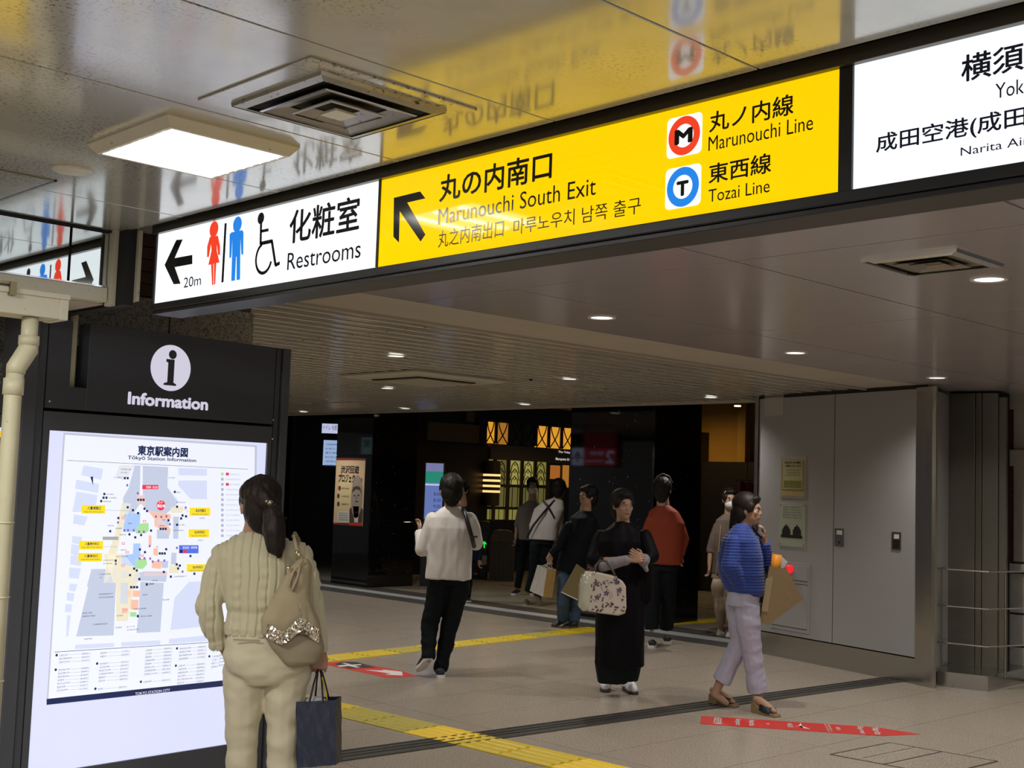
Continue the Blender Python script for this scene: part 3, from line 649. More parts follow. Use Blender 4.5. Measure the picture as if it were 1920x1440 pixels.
PG.poly([(435.5, 480), (443, 479), (441, 526), (434, 527)], KB); PG.poly([(444, 479), (451, 478), (450.5, 524), (444, 525.5)], KB)
circ((490, 409.5), 6, K)
PG.line((490, 418), (489, 458), .014, K); PG.line((489, 434), (504, 431), .011, K); PG.line((488, 457), (511, 452), .014, K); PG.line((510, 451), (517, 497), .014, K); PG.line((516, 498), (525, 493), .013, K)
c = PG.px(495, 484); PG.disc(c, .058, .062, K, .001, 40, .80, uv=True, a0=-PI*.90, a1=PI*.40)
sx_ = -1 if PG.u.y < 0 else 1
PG.text('化粧室', (543, 457), 676, (676, 366), K, bold=.012)
PG.text('Restrooms', (539, 507), 677, (541, 475), K)
PG.poly([(739, 371), (788, 359), (798, 372), (764, 380), (798, 440), (789, 453), (750, 396), (748.5, 455), (738, 444)], K)
PG.text('丸の内南口', (825, 379), 1036, (1036, 282), K, bold=.014)
PG.text('Marunouchi South Exit', (822, 422), 1117, (823, 392), K)
PG.text('丸之内南出口', (822, 465), 945, (825, 433), K)
PG.text('마루노우치 남쪽 출구', (963, 441), 1203, (1203, 368), K)
for cen, R in (((1283, 254.5), 'M'), ((1281, 351), 'T')):
    if R == 'M': q = [(1252, 222), (1316, 208), (1316, 288), (1251, 301)]
    else: q = [(1249, 318), (1315, 303), (1314, 382), (1248, 397)]
    us = [PG.px(*p) for p in q]; a0, a1 = min(p[0] for p in us), max(p[0] for p in us); b0_, b1_ = min(p[1] for p in us)+.003, max(p[1] for p in us)-.003
    rd = .014; pts = []
    for cx, cy, t0_ in ((a1-rd, b1_-rd, 0), (a0+rd, b1_-rd, 1), (a0+rd, b0_+rd, 2), (a1-rd, b0_+rd, 3)):
        for k in range(6): pts.append((cx+rd*math.cos(PI/2*(t0_+k/5)), cy+rd*math.sin(PI/2*(t0_+k/5))))
    PG.poly(pts, GW, .001, True)
    c = ((a0+a1)/2, (b0_+b1_)/2); r = (a1-a0)/2*.90; PG.disc(c, r, r, KR if R == 'M' else KB, .002, 48, .60, uv=True)
    x = cen[0]; yb = cen[1]
    ww = 15 if R == 'M' else 10
    PG.text(R, (x-ww, yb+17), x+ww, (x-ww, yb-8), K, e=.003, bold=.035)
PG.text('丸ノ内線', (1331, 249), 1489, (1489, 175), K, bold=.010)
PG.text('Marunouchi Line', (1329, 284), 1525, (1330, 257), K)
PG.text('東西線', (1330, 345), 1447, (1447, 286), K, bold=.010)
PG.text('Tozai Line', (1329, 380), 1444, (1331, 356), K)
PG.text('横須賀線・総武線', (1804, 155), 1920, (1920, 79), KN, bold=.012, vis='横須')
PG.text('Yokosuka Line', (1867, 186), 1921, (1868, 158), KN, vis='Yok')
PG.text('成田空港(成田エクスプレス)', (1644, 292), 1924, (1924, 198), KN, vis='成田空港(成田', bold=.01)
PG.text('Narita Airport', (1802, 298), 1916, (1803, 277), KN, vis='Narita Ai')
PG.flush(sg)

# ================================================================== INFORMATION BOARD
BL = dep(155, 605, .68*FPX/278); BR = dep(540, 655, .68*FPX/241); BL.z = BR.z = 2.3
PBd = Plane(Vector((BL.x, BL.y, 0)), Vector((BR.x-BL.x, BR.y-BL.y, 0)))
bd = thing('information_board', 'tall charcoal information board with a backlit station map and white round i emblem', 'information board', PBd.w(.3, 0, -.1))
def bpx(x, y): return PBd.px(x, y)
def bb(nm, a, b, z0_, z1_, m, e0=-.12, e1=0, par=None, **k): return pbox(nm, a, b, z0_, z1_, m, par or bd, e0, e1, pl=PBd, **k)
uL = bpx(88, 700)[0]; uR = bpx(516, 700)[0]; uE = bpx(541, 720)[0]; uP = bpx(60, 1000)[0]
zg = bpx(300, 783)[1]; zs1 = bpx(300, 819)[1]; zs0 = bpx(250, 1424)[1]; us0 = bpx(93, 812)[0]; us1 = bpx(502, 836)[0]
n0, n1 = bpx(134, 660)[0], bpx(167, 660)[0]; nz = bpx(150, 727)[1]
bb('header_panel', uL, n0, zg+.008, 2.3, M_char, -.1, 0); bb('header_panel', n1, uR, zg+.008, 2.3, M_char, -.1, 0, bevel=.002); bb('header_panel', n0, n1, zg+.008, nz, M_char, -.1, -.0)
bb('frame_top', uL, uR, zs1, zg-.006, M_char2, -.1, 0, bevel=.002)
bb('frame_side', uL, us0, zs0, zs1, M_char2, -.1, 0); bb('frame_side', us1, uR, zs0, zs1, M_char2, -.1, 0, bevel=.002)
bb('frame_bottom', uL, uR, .03, zs0-.0, M_char2, -.1, 0); bb('back_body', uL+.02, uE-.01, .0, 2.2, M_gap, -.22, -.1)
bb('edge_post', uR+.006, uR+.035, 0, 2.3, M_char, -.2, .0, bevel=.002); bb('edge_post', uR+.042, uE, 0, 2.3, M_char2, -.2, .012, bevel=.004)
bb('edge_post', uL-.04, uL-.006, 0, 2.32, M_char, -.2, .0, bevel=.002); bb('edge_post', uP-.09, uL-.046, 0, 2.4, M_char2, -.2, .012, bevel=.004)
# conduit showing through the notch
cd = thing('conduit', 'narrow beige conduit seen through the slot of the information board', 'pipe', PBd.w(n0, nz, -.05))
obj('pipe_section', MB().tube([PBd.w(n0+.028, nz+.001, -.05), PBd.w(n0+.028, 2.46, -.05)], .022, 14), M_pipe, cd, smooth=True)
G1 = glow('map_backlight', (.74, .77, 1.0), .93, rough=.12, spec=.5); G2 = glow('map_paper_light', (.86, .89, 1.0), .97, rough=.12, spec=.5)
bb('light_box', us0, us1, zs0, zs1, G1, -.09, -.012)
for (x, y) in ((93, 752), (512, 787), (511, 823)): 
    a, b = bpx(x, y); obj('screw', MB().ell(PBd.w(a, b, .001), (PBd.u*.006, PBd.v*.006, PBd.n*.004)), M_chrome, bd, smooth=True)
cE = bpx(320, 690); GE = glow('emblem_white_glow', (.74, .72, .86), .8)  # emission added so the emblem and its heading look bright
PBd.disc(cE, .112, .112, GE, .002, 56, uv=True)
a, b = cE
PBd.disc((a+.006, b+.066), .022, .022, M_char, .003, 24, uv=True)
PBd.poly([(a+q0*1.4, b+q1*1.4) for q0, q1 in [(-.020, .030), (.013, .030), (.013, -.050), (.024, -.055), (.024, -.061), (-.026, -.061), (-.026, -.055), (-.012, -.050), (-.012, .018), (-.020, .020)]], M_char, .003, True)
PBd.text('Information', (240, 757), 390, (240, 735), GE, bold=.03)
def g(name, c, s=.95): return glow('map_'+name, c, s, rough=.12)
MN = g('navy', (.02, .03, .10), .9); MG = g('grey_blue', (.56, .62, .78)); ML = g('pale_blue', (.68, .74, .95)); MC = g('cream', (.86, .80, .62)); MO = g('salmon', (.95, .55, .42))
MBl = g('sky', (.42, .60, .98)); MGr = g('green', (.42, .76, .34)); MY = g('yellow', (.98, .76, .03)); MR = g('red', (.82, .05, .10)); MU = g('blue', (.10, .18, .80)); MV = g('violet', (.28, .14, .50)); MWt = g('white', (.93, .95, 1)); MGy = g('grey', (.42, .40, .42)); MF = g('faint', (.45, .48, .62)); MK = g('edge', (.55, .56, .66))
def bp(pts, m, e): PBd.poly(pts, m, e)
def mp(cx, cy): return (90+cx/4.571, 820+cy/4.571)            # reading frame of the upper map
def mq(cx, cy): return (90+cx/4.571, 1080+cy/4.571)           # reading frame of the lower map
def rect(f, x0, y0, x1, y1, m, e=.0): bp([f(x0, y0), f(x1, y0+(x1-x0)*.0), f(x1, y1), f(x0, y1)], m, e)
ps = [(123, 812), (482, 836), (462, 1279), (90, 1322)]
e0 = -.010
PBd.poly([PBd.px(*p) for p in [(121, 811), (484, 835), (478, 1281), (89, 1323)]], MK, e0, True)
PBd.poly([PBd.px(*p) for p in [(124, 815), (480, 838), (474, 1279), (92, 1320)]], G2, e0+.001, True)
e = e0+.002
bp([(89, 1311), (477, 1270), (478, 1281), (89, 1322)], MN, e)
PBd.text('TOKYO STATION CITY', (255, 1304), 320, (255, 1299), MWt, e=e+.001)
PBd.text('東京駅案内図', (260, 853), 354, (354, 840), MN, e=e, bold=.03)
PBd.text('Tōkyō Station Information', (241, 863), 370, (241, 854), MN, e=e, bold=.012)
PBd.line(mp(170, 198), mp(1725, 274), .0016, MN, e); PBd.line((104, 1223), (472, 1200), .0022, MN, e)
for pts, m in (
    ([(310, 240), (480, 270), (465, 365), (290, 325)], ML), ([(250, 362), (447, 400), (435, 478), (238, 440)], ML), ([(250, 465), (432, 495), (410, 640), (215, 640)], ML),
    ([(230, 660), (348, 680), (318, 758), (220, 740)], ML), ([(215, 845), (300, 855), (290, 925), (212, 905)], ML), ([(208, 915), (275, 925), (270, 1025), (200, 1000)], ML),
    ([(200, 1010), (300, 1020), (290, 1105), (197, 1090)], ML), ([(190, 1115), (290, 1125), (270, 1215), (185, 1205)], ML),
    ([(615, 240), (750, 240), (700, 330), (640, 370), (585, 330)], g('pale', (.80, .80, .88))), ([(750, 240), (1038, 255), (1032, 430), (1130, 545), (1090, 600), (1020, 655), (870, 640), (800, 560), (740, 660), (655, 640), (650, 520), (700, 430)], MG),
    ([(800, 245), (820, 245), (820, 500), (795, 500)], MWt), ([(1125, 262), (1370, 270), (1370, 330), (1125, 325)], ML), ([(1125, 370), (1370, 370), (1370, 530), (1230, 530), (1120, 410)], ML),
    ([(1038, 255), (1100, 258), (1110, 400), (1225, 530), (1225, 600), (1110, 545), (1035, 430)], G2),
    ([(640, 560), (720, 570), (700, 640), (640, 800), (560, 1160), (580, 1280), (480, 1280), (520, 1000), (590, 800)], MC), ([(480, 1000), (660, 1000), (800, 1180), (760, 1280), (580, 1280)], MC), ([(1060, 600), (1170, 590), (1160, 645), (1060, 650)], MC), ([(1050, 1095), (1130, 1095), (1130, 1165), (1040, 1165)], MC),
    ([(770, 490), (830, 480), (850, 580), (770, 570)], MO), ([(860, 630), (1060, 660), (1060, 700), (920, 700)], MO), ([(920, 690), (980, 690), (1060, 790), (1050, 840), (920, 760)], MO),
    ([(670, 650), (800, 650), (795, 740), (760, 810), (650, 810)], MBl), ([(740, 910), (800, 910), (800, 1010), (760, 1110), (640, 1090), (640, 1010), (735, 1000)], MBl),
    ([(790, 740), (870, 735), (872, 800), (840, 825), (760, 825), (765, 770)], MGr), ([(760, 1040), (850, 1040), (858, 1090), (820, 1130), (750, 1125)], MGr),
    ([(940, 700), (1045, 700), (1045, 760), (940, 760)], MG), ([(940, 790), (1045, 790), (1045, 870), (940, 870)], MG), ([(870, 840), (895, 840), (895, 930), (870, 930)], MO), ([(910, 950), (950, 950), (950, 1020), (910, 1010)], MO), ([(900, 1060), (980, 1060), (975, 1130), (895, 1120)], MO),
    ([(980, 1060), (1040, 1060), (1035, 1120), (980, 1120)], MG), ([(830, 1150), (1030, 1150), (1020, 1240), (745, 1230), (750, 1170)], MG), ([(830, 1160), (1030, 1160), (1020, 1190), (830, 1190)], MO),
    ([(1080, 680), (1130, 680), (1125, 870), (1080, 870)], MG), ([(1065, 990), (1110, 990), (1105, 1090), (1060, 1090)], MG), ([(635, 1150), (695, 1150), (690, 1205), (635, 1205)], MG),
    ([(380, 1130), (600, 1130), (580, 1280), (340, 1280)], MG)):
    bp([mp(*p) for p in pts], m, e)
for pts, m in (
    ([(360, 60), (590, 60), (570, 510), (248, 520)], MG), ([(590, 40), (760, 40), (690, 390), (590, 390)], MC), ([(630, 60), (695, 60), (690, 240), (625, 240)], MG), ([(800, 50), (1000, 60), (970, 480), (765, 490), (785, 300)], MG),
    ([(1215, 50), (1360, 45), (1380, 430), (1055, 465), (1090, 190)], ML), ([(690, 125), (720, 125), (720, 185), (680, 175)], MO), ([(735, 125), (800, 125), (800, 180), (735, 180)], MO), ([(715, 205), (785, 205), (780, 290), (715, 290)], MO),
    ([(575, 390), (770, 385), (768, 500), (575, 505)], G2), ([(680, 410), (768, 405), (766, 490), (680, 495)], g('pale', (.80, .80, .88))), ([(240, 590), (575, 575), (575, 610), (237, 628)], ML), ([(635, 570), (970, 552), (970, 590), (635, 606)], ML), ([(1045, 540), (1365, 510), (1365, 560), (1040, 582)], ML),
    ([(190, 65), (260, 70), (240, 135), (185, 125)], ML), ([(170, 140), (235, 150), (225, 218), (165, 210)], ML), ([(155, 240), (215, 245), (205, 315), (150, 310)], ML), ([(170, 335), (203, 340), (180, 520), (160, 520)], ML), ([(710, 310), (765, 310), (765, 350), (710, 350)], MGr), ([(640, 280), (690, 280), (690, 320), (640, 320)], MR)):
    bp([mq(*p) for p in pts], m, e+.0004)
e += .001
for (x0, y0_, x1, y1_, s) in ((293, 582, 497, 655, '八重洲南口'), (272, 888, 480, 962, '八重洲中央口'), (267, 992, 470, 1065, '八重洲北口'), (1220, 603, 1397, 673, '丸の内南口'), (1210, 788, 1387, 858, '丸の内中央口'), (1195, 1088, 1372, 1153, '丸の内北口')):
    rect(mp, x0, y0_, x1, y1_, MY, e); PBd.text(s, mp(x0+50, y0_+38), mp(x1-40, y0_+38), mp(x1-40, y0_+12), MN, e=e+.001, bold=.02)
    PBd.text('Yaesu Exit of the station', mp(x0+20, y0_+62), mp(x1-20, y0_+62), mp(x0+20, y0_+48), MN, e=e+.001)
PBd.disc(mp(975, 584), .024, .024, MR, e, 28); PBd.text('1F', mp(958, 568), mp(988, 568), mp(958, 550), MWt, e=e+.001); PBd.text('現在地', mp(940, 602), mp(1010, 602), mp(940, 575), MWt, e=e+.001, bold=.02)
rect(mp, 815, 408, 953, 445, MR, e); PBd.text('京葉線・東北線', mp(845, 438), mp(945, 438), mp(845, 416), MWt, e=e+.001)
rect(mp, 1130, 925, 1297, 995, MU, e); PBd.text('東海道・新幹線', mp(1160, 958), mp(1285, 958), mp(1160, 935), MWt, e=e+.001); rect(mp, 1135, 965, 1160, 990, MN, e+.001); rect(mp, 1165, 965, 1195, 990, MR, e+.001)
rect(mp, 475, 852, 610, 880, MGy, e)
bp([mp(370, 340), mp(393, 335), mp(393, 412)], MN, e)
rnd = random.Random(3)
kan = '東京駅改札出口新幹線八重洲丸内中央北南階段便所案内待合室食堂街売場銀鈴広場地下連絡通路'
def word(n): return ''.join(rnd.choice(kan) for _ in range(n))
for (x, y) in ((690, 350), (665, 350), (490, 486), (483, 518), (508, 518), (463, 547), (780, 536), (803, 536), (826, 536), (735, 625), (779, 650), (690, 600), (834, 612), (856, 632), (610, 692), (755, 858), (705, 832), (805, 838), (890, 800), (972, 785), (994, 785), (1016, 785), (1040, 712), (1113, 595), (1160, 670), (1190, 678), (1148, 696), (1094, 468), (1113, 750), (795, 962), (838, 985), (965, 996), (986, 996), (1008, 996), (1020, 960), (745, 1126), (768, 1142), (1110, 1090), (1137, 1100), (1060, 1195), (710, 1182), (790, 1216), (540, 805), (587, 1058), (1000, 1155), (1228, 1018), (1122, 1125), (1262, 1170)):
    rect(mp, x-9, y-10, x+9, y+10, MN, e)
for (x, y) in ((686, 411), (776, 480), (932, 680), (978, 683), (1022, 678), (1052, 745), (1187, 603), (607, 730), (662, 798), (693, 798), (741, 798), (788, 810), (828, 810), (878, 933), (1112, 948), (793, 1040), (834, 1038), (883, 1040), (904, 1066), (953, 1057), (1004, 1057), (1160, 1152), (588, 1085)):
    rect(mp, x-8, y-10, x+8, y+10, MV, e)
for (x, y) in ((652, 690), (652, 910), (834, 720), (685, 985), (650, 1100), (812, 1015)): rect(mp, x-13, y-9, x+13, y+9, MR, e+.0002); rect(mp, x-9, y-5, x+9, y+5, MWt, e+.0004)
for (x, y, n) in ((630, 270, 8), (630, 298, 5), (505, 485, 6), (530, 515, 6), (480, 546, 6), (570, 340, 7), (1040, 343, 5), (1108, 468, 3), (1108, 555, 7), (620, 832, 5), (1080, 795, 8), (590, 1020, 9), (480, 1052, 8), (480, 1080, 7), (445, 1172, 9), (445, 1200, 2), (900, 1225, 4), (1085, 1192, 10), (515, 755, 5), (585, 778, 5), (690, 735, 3), (655, 668, 2), (960, 755, 4), (1120, 748, 5), (870, 1255, 4), (630, 963, 4), (1305, 690, 4), (1290, 880, 4), (930, 935, 2), (985, 705, 2)):
    PBd.text(word(n), mp(x, y+9), mp(x+n*11, y+9), mp(x, y-3), MN, e=e+.0006)
for (x, y, n) in ((440, 155, 9), (440, 183, 9), (300, 318, 6), (300, 345, 8), (390, 415, 9), (582, 442, 4), (680, 435, 5), (800, 345, 7), (735, 282, 8), (815, 160, 3), (990, 203, 4), (315, 540, 5), (868, 68, 4), (595, 340, 4), (683, 462, 7)):
    PBd.text(word(n), mq(x, y+9), mq(x+n*14 if y > 100 else x+n*12, y+9-n*.8), mq(x, y-4), MN, e=e+.0006)
for k in range(3): rect(mq, 710+25*k, 87, 730+25*k, 107, MN, e)
rect(mq, 845, 62, 863, 84, MN, e); rect(mq, 768, 334, 786, 356, MN, e)
PBd.line(mp(497, 625), mp(700, 630), .0008, MN, e); PBd.line(mp(480, 938), mp(600, 938), .0008, MN, e); PBd.line(mp(1170, 615), mp(1220, 640), .0008, MN, e)
# legend on the right of the map
for k in range(13):
    y = 315+k*44; rect(mp, 1490, y-12, 1512, y+12, MF if k else MGr, e); PBd.text(word(8), mp(1530, y+8), mp(1530+120, y+12), mp(1530, y-7), MF, e=e)
    if k in (0, 2): rect(mp, 1530, y-12, 1556, y+12, MR, e+.001)
# lists in the lower part: label, dashes and exit name
def col(x, y, rows, wl_, xr, badge=True, step=28.5, sl_=-.055):
    if badge: PBd.disc(mq(x-22, y), .006, .006, MN, e, 14)
    for k in range(rows):
        yy = y+k*step+k*1.0; n = rnd.randint(min(4, wl_), wl_); dx = -k*2.2
        PBd.text(word(n), mq(x+dx, yy+9), mq(x+dx+n*14, yy+9-n*.8), mq(x+dx, yy-4), MN, e=e); PBd.text('Station exit guide'[:n+6], mq(x+dx, yy+17), mq(x+dx+n*9, yy+17-n*.5), mq(x+dx, yy+11), MF, e=e)
        PBd.line(mq(x+dx+n*14+8, yy+1-n*.8), mq(xr+dx-8, yy-10), .0006, MN, e); rect(mq, xr+dx-4, yy-20, xr+dx+70, yy-2, MF, e-.0003); rect(mq, xr+dx-2, yy-19, xr+dx+68, yy-3, G2, e-.0001)
        PBd.text(word(4)+'口', mq(xr+dx, yy-5), mq(xr+dx+64, yy-8), mq(xr+dx, yy-17), MN, e=e+.0002)
col(103, 680, 3, 8, 300); col(95, 805, 7, 9, 292); col(455, 660, 2, 4, 637, False); col(450, 752, 6, 9, 632); col(435, 968, 1, 3, 615)
col(845, 636, 8, 8, 1003, False); col(825, 908, 1, 5, 985); col(1135, 622, 4, 9, 1295); col(1125, 770, 6, 9, 1285); col(1420, 612, 2, 5, 1480, False, 28); col(1412, 690, 4, 5, 1480)
PBd.flush(bd)
# neighbouring board at the left edge of the picture
nb = thing('direction_board', 'dark board with a yellow backlit panel behind the drainpipe', 'information board', PBd.w(uP-.5, 0, -.1))
a1 = uP-.10; yp1 = bpx(13, 900)[0]; zt_, zb_ = bpx(5, 808)[1], bpx(5, 1040)[1]
bb('header_panel', a1-.8, a1, bpx(10, 775)[1], bpx(10, 720)[1]+.0, M_char, -.1, 0, nb); bb('frame', a1-.8, a1, 0, bpx(10, 778)[1], M_char2, -.1, -.004, nb)
bb('white_screen', a1-.75, yp1+.002, zb_-.5, zt_+.015, G1, -.02, .0, nb)
bb('yellow_screen', a1-.75, yp1, zb_, zt_, GY, -.01, .003, nb)
PBd.line((-20, 842), (8, 842), .03, K, .005); PBd.line((-4, 822), (9, 842), .02, K, .005); PBd.line((-4, 862), (9, 842), .02, K, .005)
PBd.text('南口', (-22, 890), 7, (-22, 870), K, e=.005, bold=.01)
PBd.flush(nb)
# things in the dim gap above the left board
t = thing('steel_frame', 'rusty cream steel bracket and post in the gap left of the drainpipe', 'bracket', PBd.w(a1-.3, 0, -.5))
q1 = PBd.wp(0, 640, -.5); 
obj('post', MB().tube([PBd.wp(12, 790, -.4), PBd.wp(16, 610, -.4)], .02), M_pipe, t); obj('gusset', MB().prism([PBd.wp(-15, 610, -.35), PBd.wp(25, 615, -.35), PBd.wp(-5, 640, -.35)], PBd.n*-.03), M_pipe, t)

# ================================================================== FAR CONCOURSE
p1 = struct('wall_pillar', (12.2, 15.6, 0), MB().box(11.82, 12.70, 15.2, 16.1, 0, 3.12), M_obs)
def slab(nm, x0, x1, y0_, y1_, z0_, z1_, par): return obj(nm, MB().box(x0, x1, y0_, y1_, z0_, z1_), M_obs, par, bevel=.003)
for (z0_, z1_) in ((0, 1.0), (1.005, 2.0), (2.005, 3.12)):
    slab('granite_slab', 11.80, 11.82, 15.2, 16.1, z0_, z1_, p1); slab('granite_slab', 11.80, 12.7, 15.18, 15.2, z0_, z1_, p1)
p2 = struct('wall_pillar', (12.2, 9.9, 0), MB().box(11.84, 12.75, 9.68, 11.06, 0, 3.12), M_obs)
for (z0_, z1_) in ((0, 1.0), (1.005, 2.0), (2.005, 3.12)):
    slab('granite_slab', 11.82, 11.84, 9.68, 11.06, z0_, z1_, p2); slab('granite_slab', 11.82, 12.75, 9.66, 9.68, z0_, z1_, p2)
# poster on the pillar
PP = Plane((11.80, 15, 0), (0, 1, 0)); PP.n = Vector((-1, 0, 0))
po = thing('exhibition_poster', 'beige poster of a gentleman in a bow tie on the black pillar', 'poster', onX(655, 985, 11.79))
def prr(x0, y0_, x1, y1_, m, e_): PP.poly([(x0, y0_), (x1, y0_), (x1, y1_), (x0, y1_)], m, e_)
def f5(cx, cy): return (540+cx/3.893, 740+cy/3.893)
def pc(pts, m, e_): PP.poly([f5(*p) for p in pts], m, e_)
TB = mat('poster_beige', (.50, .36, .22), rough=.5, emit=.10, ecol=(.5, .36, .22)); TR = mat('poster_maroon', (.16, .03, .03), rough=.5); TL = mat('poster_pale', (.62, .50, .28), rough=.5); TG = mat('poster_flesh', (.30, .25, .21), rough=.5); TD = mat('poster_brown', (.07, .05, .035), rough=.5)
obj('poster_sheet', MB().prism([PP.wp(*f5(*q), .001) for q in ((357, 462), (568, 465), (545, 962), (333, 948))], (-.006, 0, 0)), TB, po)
pc([(357, 462), (568, 465), (567, 480), (356, 478)], TR, .009); pc([(333, 935), (545, 940), (545, 962), (333, 948)], TR, .009); pc([(450, 936), (545, 938), (545, 958), (450, 955)], M_red, .010)
PP.text('渋沢回遊', f5(388, 572), f5(520, 572), f5(388, 518), M_ink, e=.009, bold=.02); PP.text('プロジェクト', f5(372, 637), f5(515, 637), f5(372, 580), M_ink, e=.009, bold=.03); PP.text('始動', f5(522, 640), f5(545, 640), f5(522, 605), TR, e=.009)
cc_ = PP.px(*f5(418, 738)); PP.disc(cc_, .20, .32, TL, .009, 30, uv=True)
for k, y in enumerate((683, 740, 798)): PP.disc(f5(380 if k == 0 else 371, y), .035, .04, (TR, TD, TD)[k], .010, 14); PP.text(word(6), f5(395, y+8), f5(450, y+8), f5(395, y-6), TD, e=.010)
pc([(365, 848), (452, 850), (450, 935), (364, 932)], mat('poster_card', (.6, .58, .52), rough=.5), .010)
for k in range(4): PP.text(word(9), f5(375, 868+k*16), f5(440, 868+k*16), f5(375, 860+k*16), TD, e=.011)
pc([(452, 838), (478, 800), (530, 810), (550, 840), (545, 935), (452, 935)], TD, .0095); pc([(478, 815), (522, 815), (514, 932), (488, 932)], mat('poster_shirt', (.6, .56, .5), rough=.5), .0105); pc([(490, 850), (500, 856), (515, 850), (513, 868), (501, 862), (492, 870)], M_ink, .0115)
PP.disc(f5(505, 745), .145, .33, TG, .0105, 26); pc([(472, 700), (482, 675), (500, 667), (528, 672), (541, 705), (540, 730), (532, 700), (500, 690), (476, 715)], TD, .0112); PP.line(f5(482, 738), f5(496, 736), .02, TD, .0115); PP.line(f5(510, 735), f5(526, 735), .02, TD, .0115); PP.line(f5(495, 780), f5(515, 780), .02, TD, .0115); PP.line(f5(503, 742), f5(502, 764), .015, TD, .0115)
PP.flush(po)
# dim left area: dark glazed front, railing, hanging screens
lf = struct('wall_far_left', (17, 24, 0), MB().box(11.5, 30, 24.5, 24.7, 0, 3.2), M_dark)
for x in (15, 16.6, 18.2, 19.8): obj('mullion', MB().box(x, x+.1, 24.4, 24.5, 0, 3.1), M_bronze, lf)
obj('door_panel', MB().box(18.3, 19.7, 24.42, 24.46, 0, 2.4), M_wood, lf)
rl = thing('railing', 'dark metal railing with upright balusters left of the poster pillar', 'railing', (14, 20, 0))
ra, rb = Vector((12.6, 18.6, 0)), Vector((14.9, 22.2, 0))
for zz in (.92, .12): obj('rail', MB().tube([ra+Vector((0, 0, zz)), rb+Vector((0, 0, zz))], .025), M_bronze, rl)
bl = MB()
for k in range(30):
    q = ra.lerp(rb, k/29); obj('baluster', MB().tube([q+Vector((0, 0, 0)), q+Vector((0, 0, .92))], .01, 6), M_bronze, rl)
def screen(name, label, pl, x0, y0_, x1, y1_, m, th=.05, cat='screen'):
    a, zt = pl.px(x0, y0_); b = pl.px(x1, y0_)[0]; zb = pl.px(x0, y1_)[1]
    o = thing(name, label, cat, pl.w((a+b)/2, zb)); pbox('casing', a-.02, b+.02, zb-.02, zt+.02, M_black, o, -th, -.002, pl=pl); pbox('display', a, b, zb, zt, m, o, -.01, .001, pl=pl); return o, a, b, zb, zt
PSc = Plane(onX(615, 830, 14.0), R0)
SW = glow('screen_white', (.62, .66, .95), .8)
o, a, b, zb, zt = screen('direction_sign', 'small bright hanging sign above the screen left of the poster pillar', PSc, 604, 794, 640, 812, SW, cat='sign'); PSc.text('トイレ 化粧室', (a+.03, zb+.06), b-.02, zt-.02, M_ink, e=.003, uv=True); PSc.flush(o)
o, a, b, zb, zt = screen('hanging_screen', 'narrow bright notice screen left of the poster pillar', PSc, 607, 825, 640, 872, glow('screen_bluish', (.40, .55, .85), .75)); 
for k in range(6): PSc.text(('北海道新幹線', 'お知らせ', '運行情報', '東北方面の列車', '上越方面の列車', 'ご案内')[k], (a+.04, zt-.10-k*.08), b-.03, zt-.06-k*.08, MN, e=.003, uv=True)
PSc.flush(o)
obj('hanger', MB().tube([PSc.w((a+b)/2, zt, -.03), Vector((*PSc.w((a+b)/2, 0, -.03).xy, 3.12))], .02), M_black, o)
# timetable totem beside the pillar
PT_ = Plane(onX(812, 920, 12.9), R0)
o, a, b, zb, zt = screen('timetable_screen', 'tall blue lit timetable screen with a green band behind the man in the white top', PT_, 799, 868, 832, 973, glow('screen_blue', (.17, .24, .60), .7), .08)
hh = zt-zb
for (f0_, f1_, m) in ((.0, .14, glow('screen_lilac', (.25, .26, .50), .7)), (.15, .35, glow('screen_green', (.03, .33, .22), .7)), (.37, .40, SW)): pbox('band', a, b, zt-hh*f1_, zt-hh*f0_, m, o, 0, .004, pl=PT_)
for k, s in enumerate(('8:00', '8:30', '9:00', '9:30')): PT_.text(s, (a+(b-a)*.5, zt-hh*(.58+k*.11)), b-.02, zt-hh*(.52+k*.11), MN, e=.004, uv=True)
PT_.flush(o); pbox('stand', a-.03, b+.03, -PT_.P.z, zb-.02, M_black, o, -.12, -.01, pl=PT_)
# facade with amber lancet panes
YF = 17.0; PFc = Plane((14, YF, 0), (1, 0, 0)); PFc.n = Vector((0, -1, 0))
wf = struct('wall_far_facade', (16, YF, 0), MB().box(12.7, 20, YF+.02, YF+.3, 0, 3.12), M_dark)
def f1(cx, cy): return (780+cx/6.26, 770+cy/6.26)
def fb(nm, x0, y0_, x1, y1_, m, e0=-.02, e1=.02, par=wf, **k):
    a, zt = PFc.px(*f1(x0, y0_)); b = PFc.px(*f1(x1, y0_))[0]; zb = PFc.px(*f1(x0, y1_))[1]; return pbox(nm, a, b, zb, zt, m, par, e0, e1, pl=PFc, **k)
fb('plaster_panel', 135, 125, 740, 345, M_ivory, -.02, .03); fb('plaster_panel', 590, 10, 680, 125, M_ivory, -.02, .03)
fb('dark_pier', 740, 90, 815, 390, M_wood, -.02, .06); fb('wood_wall', 0, 370, 850, 1400, M_wood, -.02, .03)
fb('cornice', 690, 90, 1780, 118, M_wood, -.02, .10); fb('lintel_band', 850, 395, 1790, 570, mat('lintel_stone', (.14, .12, .10), rough=.6, var=(3, .15)), -.02, .08)
GA = glow('amber_glass', (.95, .42, .04), .75); GA2 = glow('amber_glass_dim', (.55, .22, .03), .65); GT = mat('teal_glass', (.03, .05, .05), rough=.2)
M_lead = mat('dark_leading', (.05, .025, .01), rough=.5)
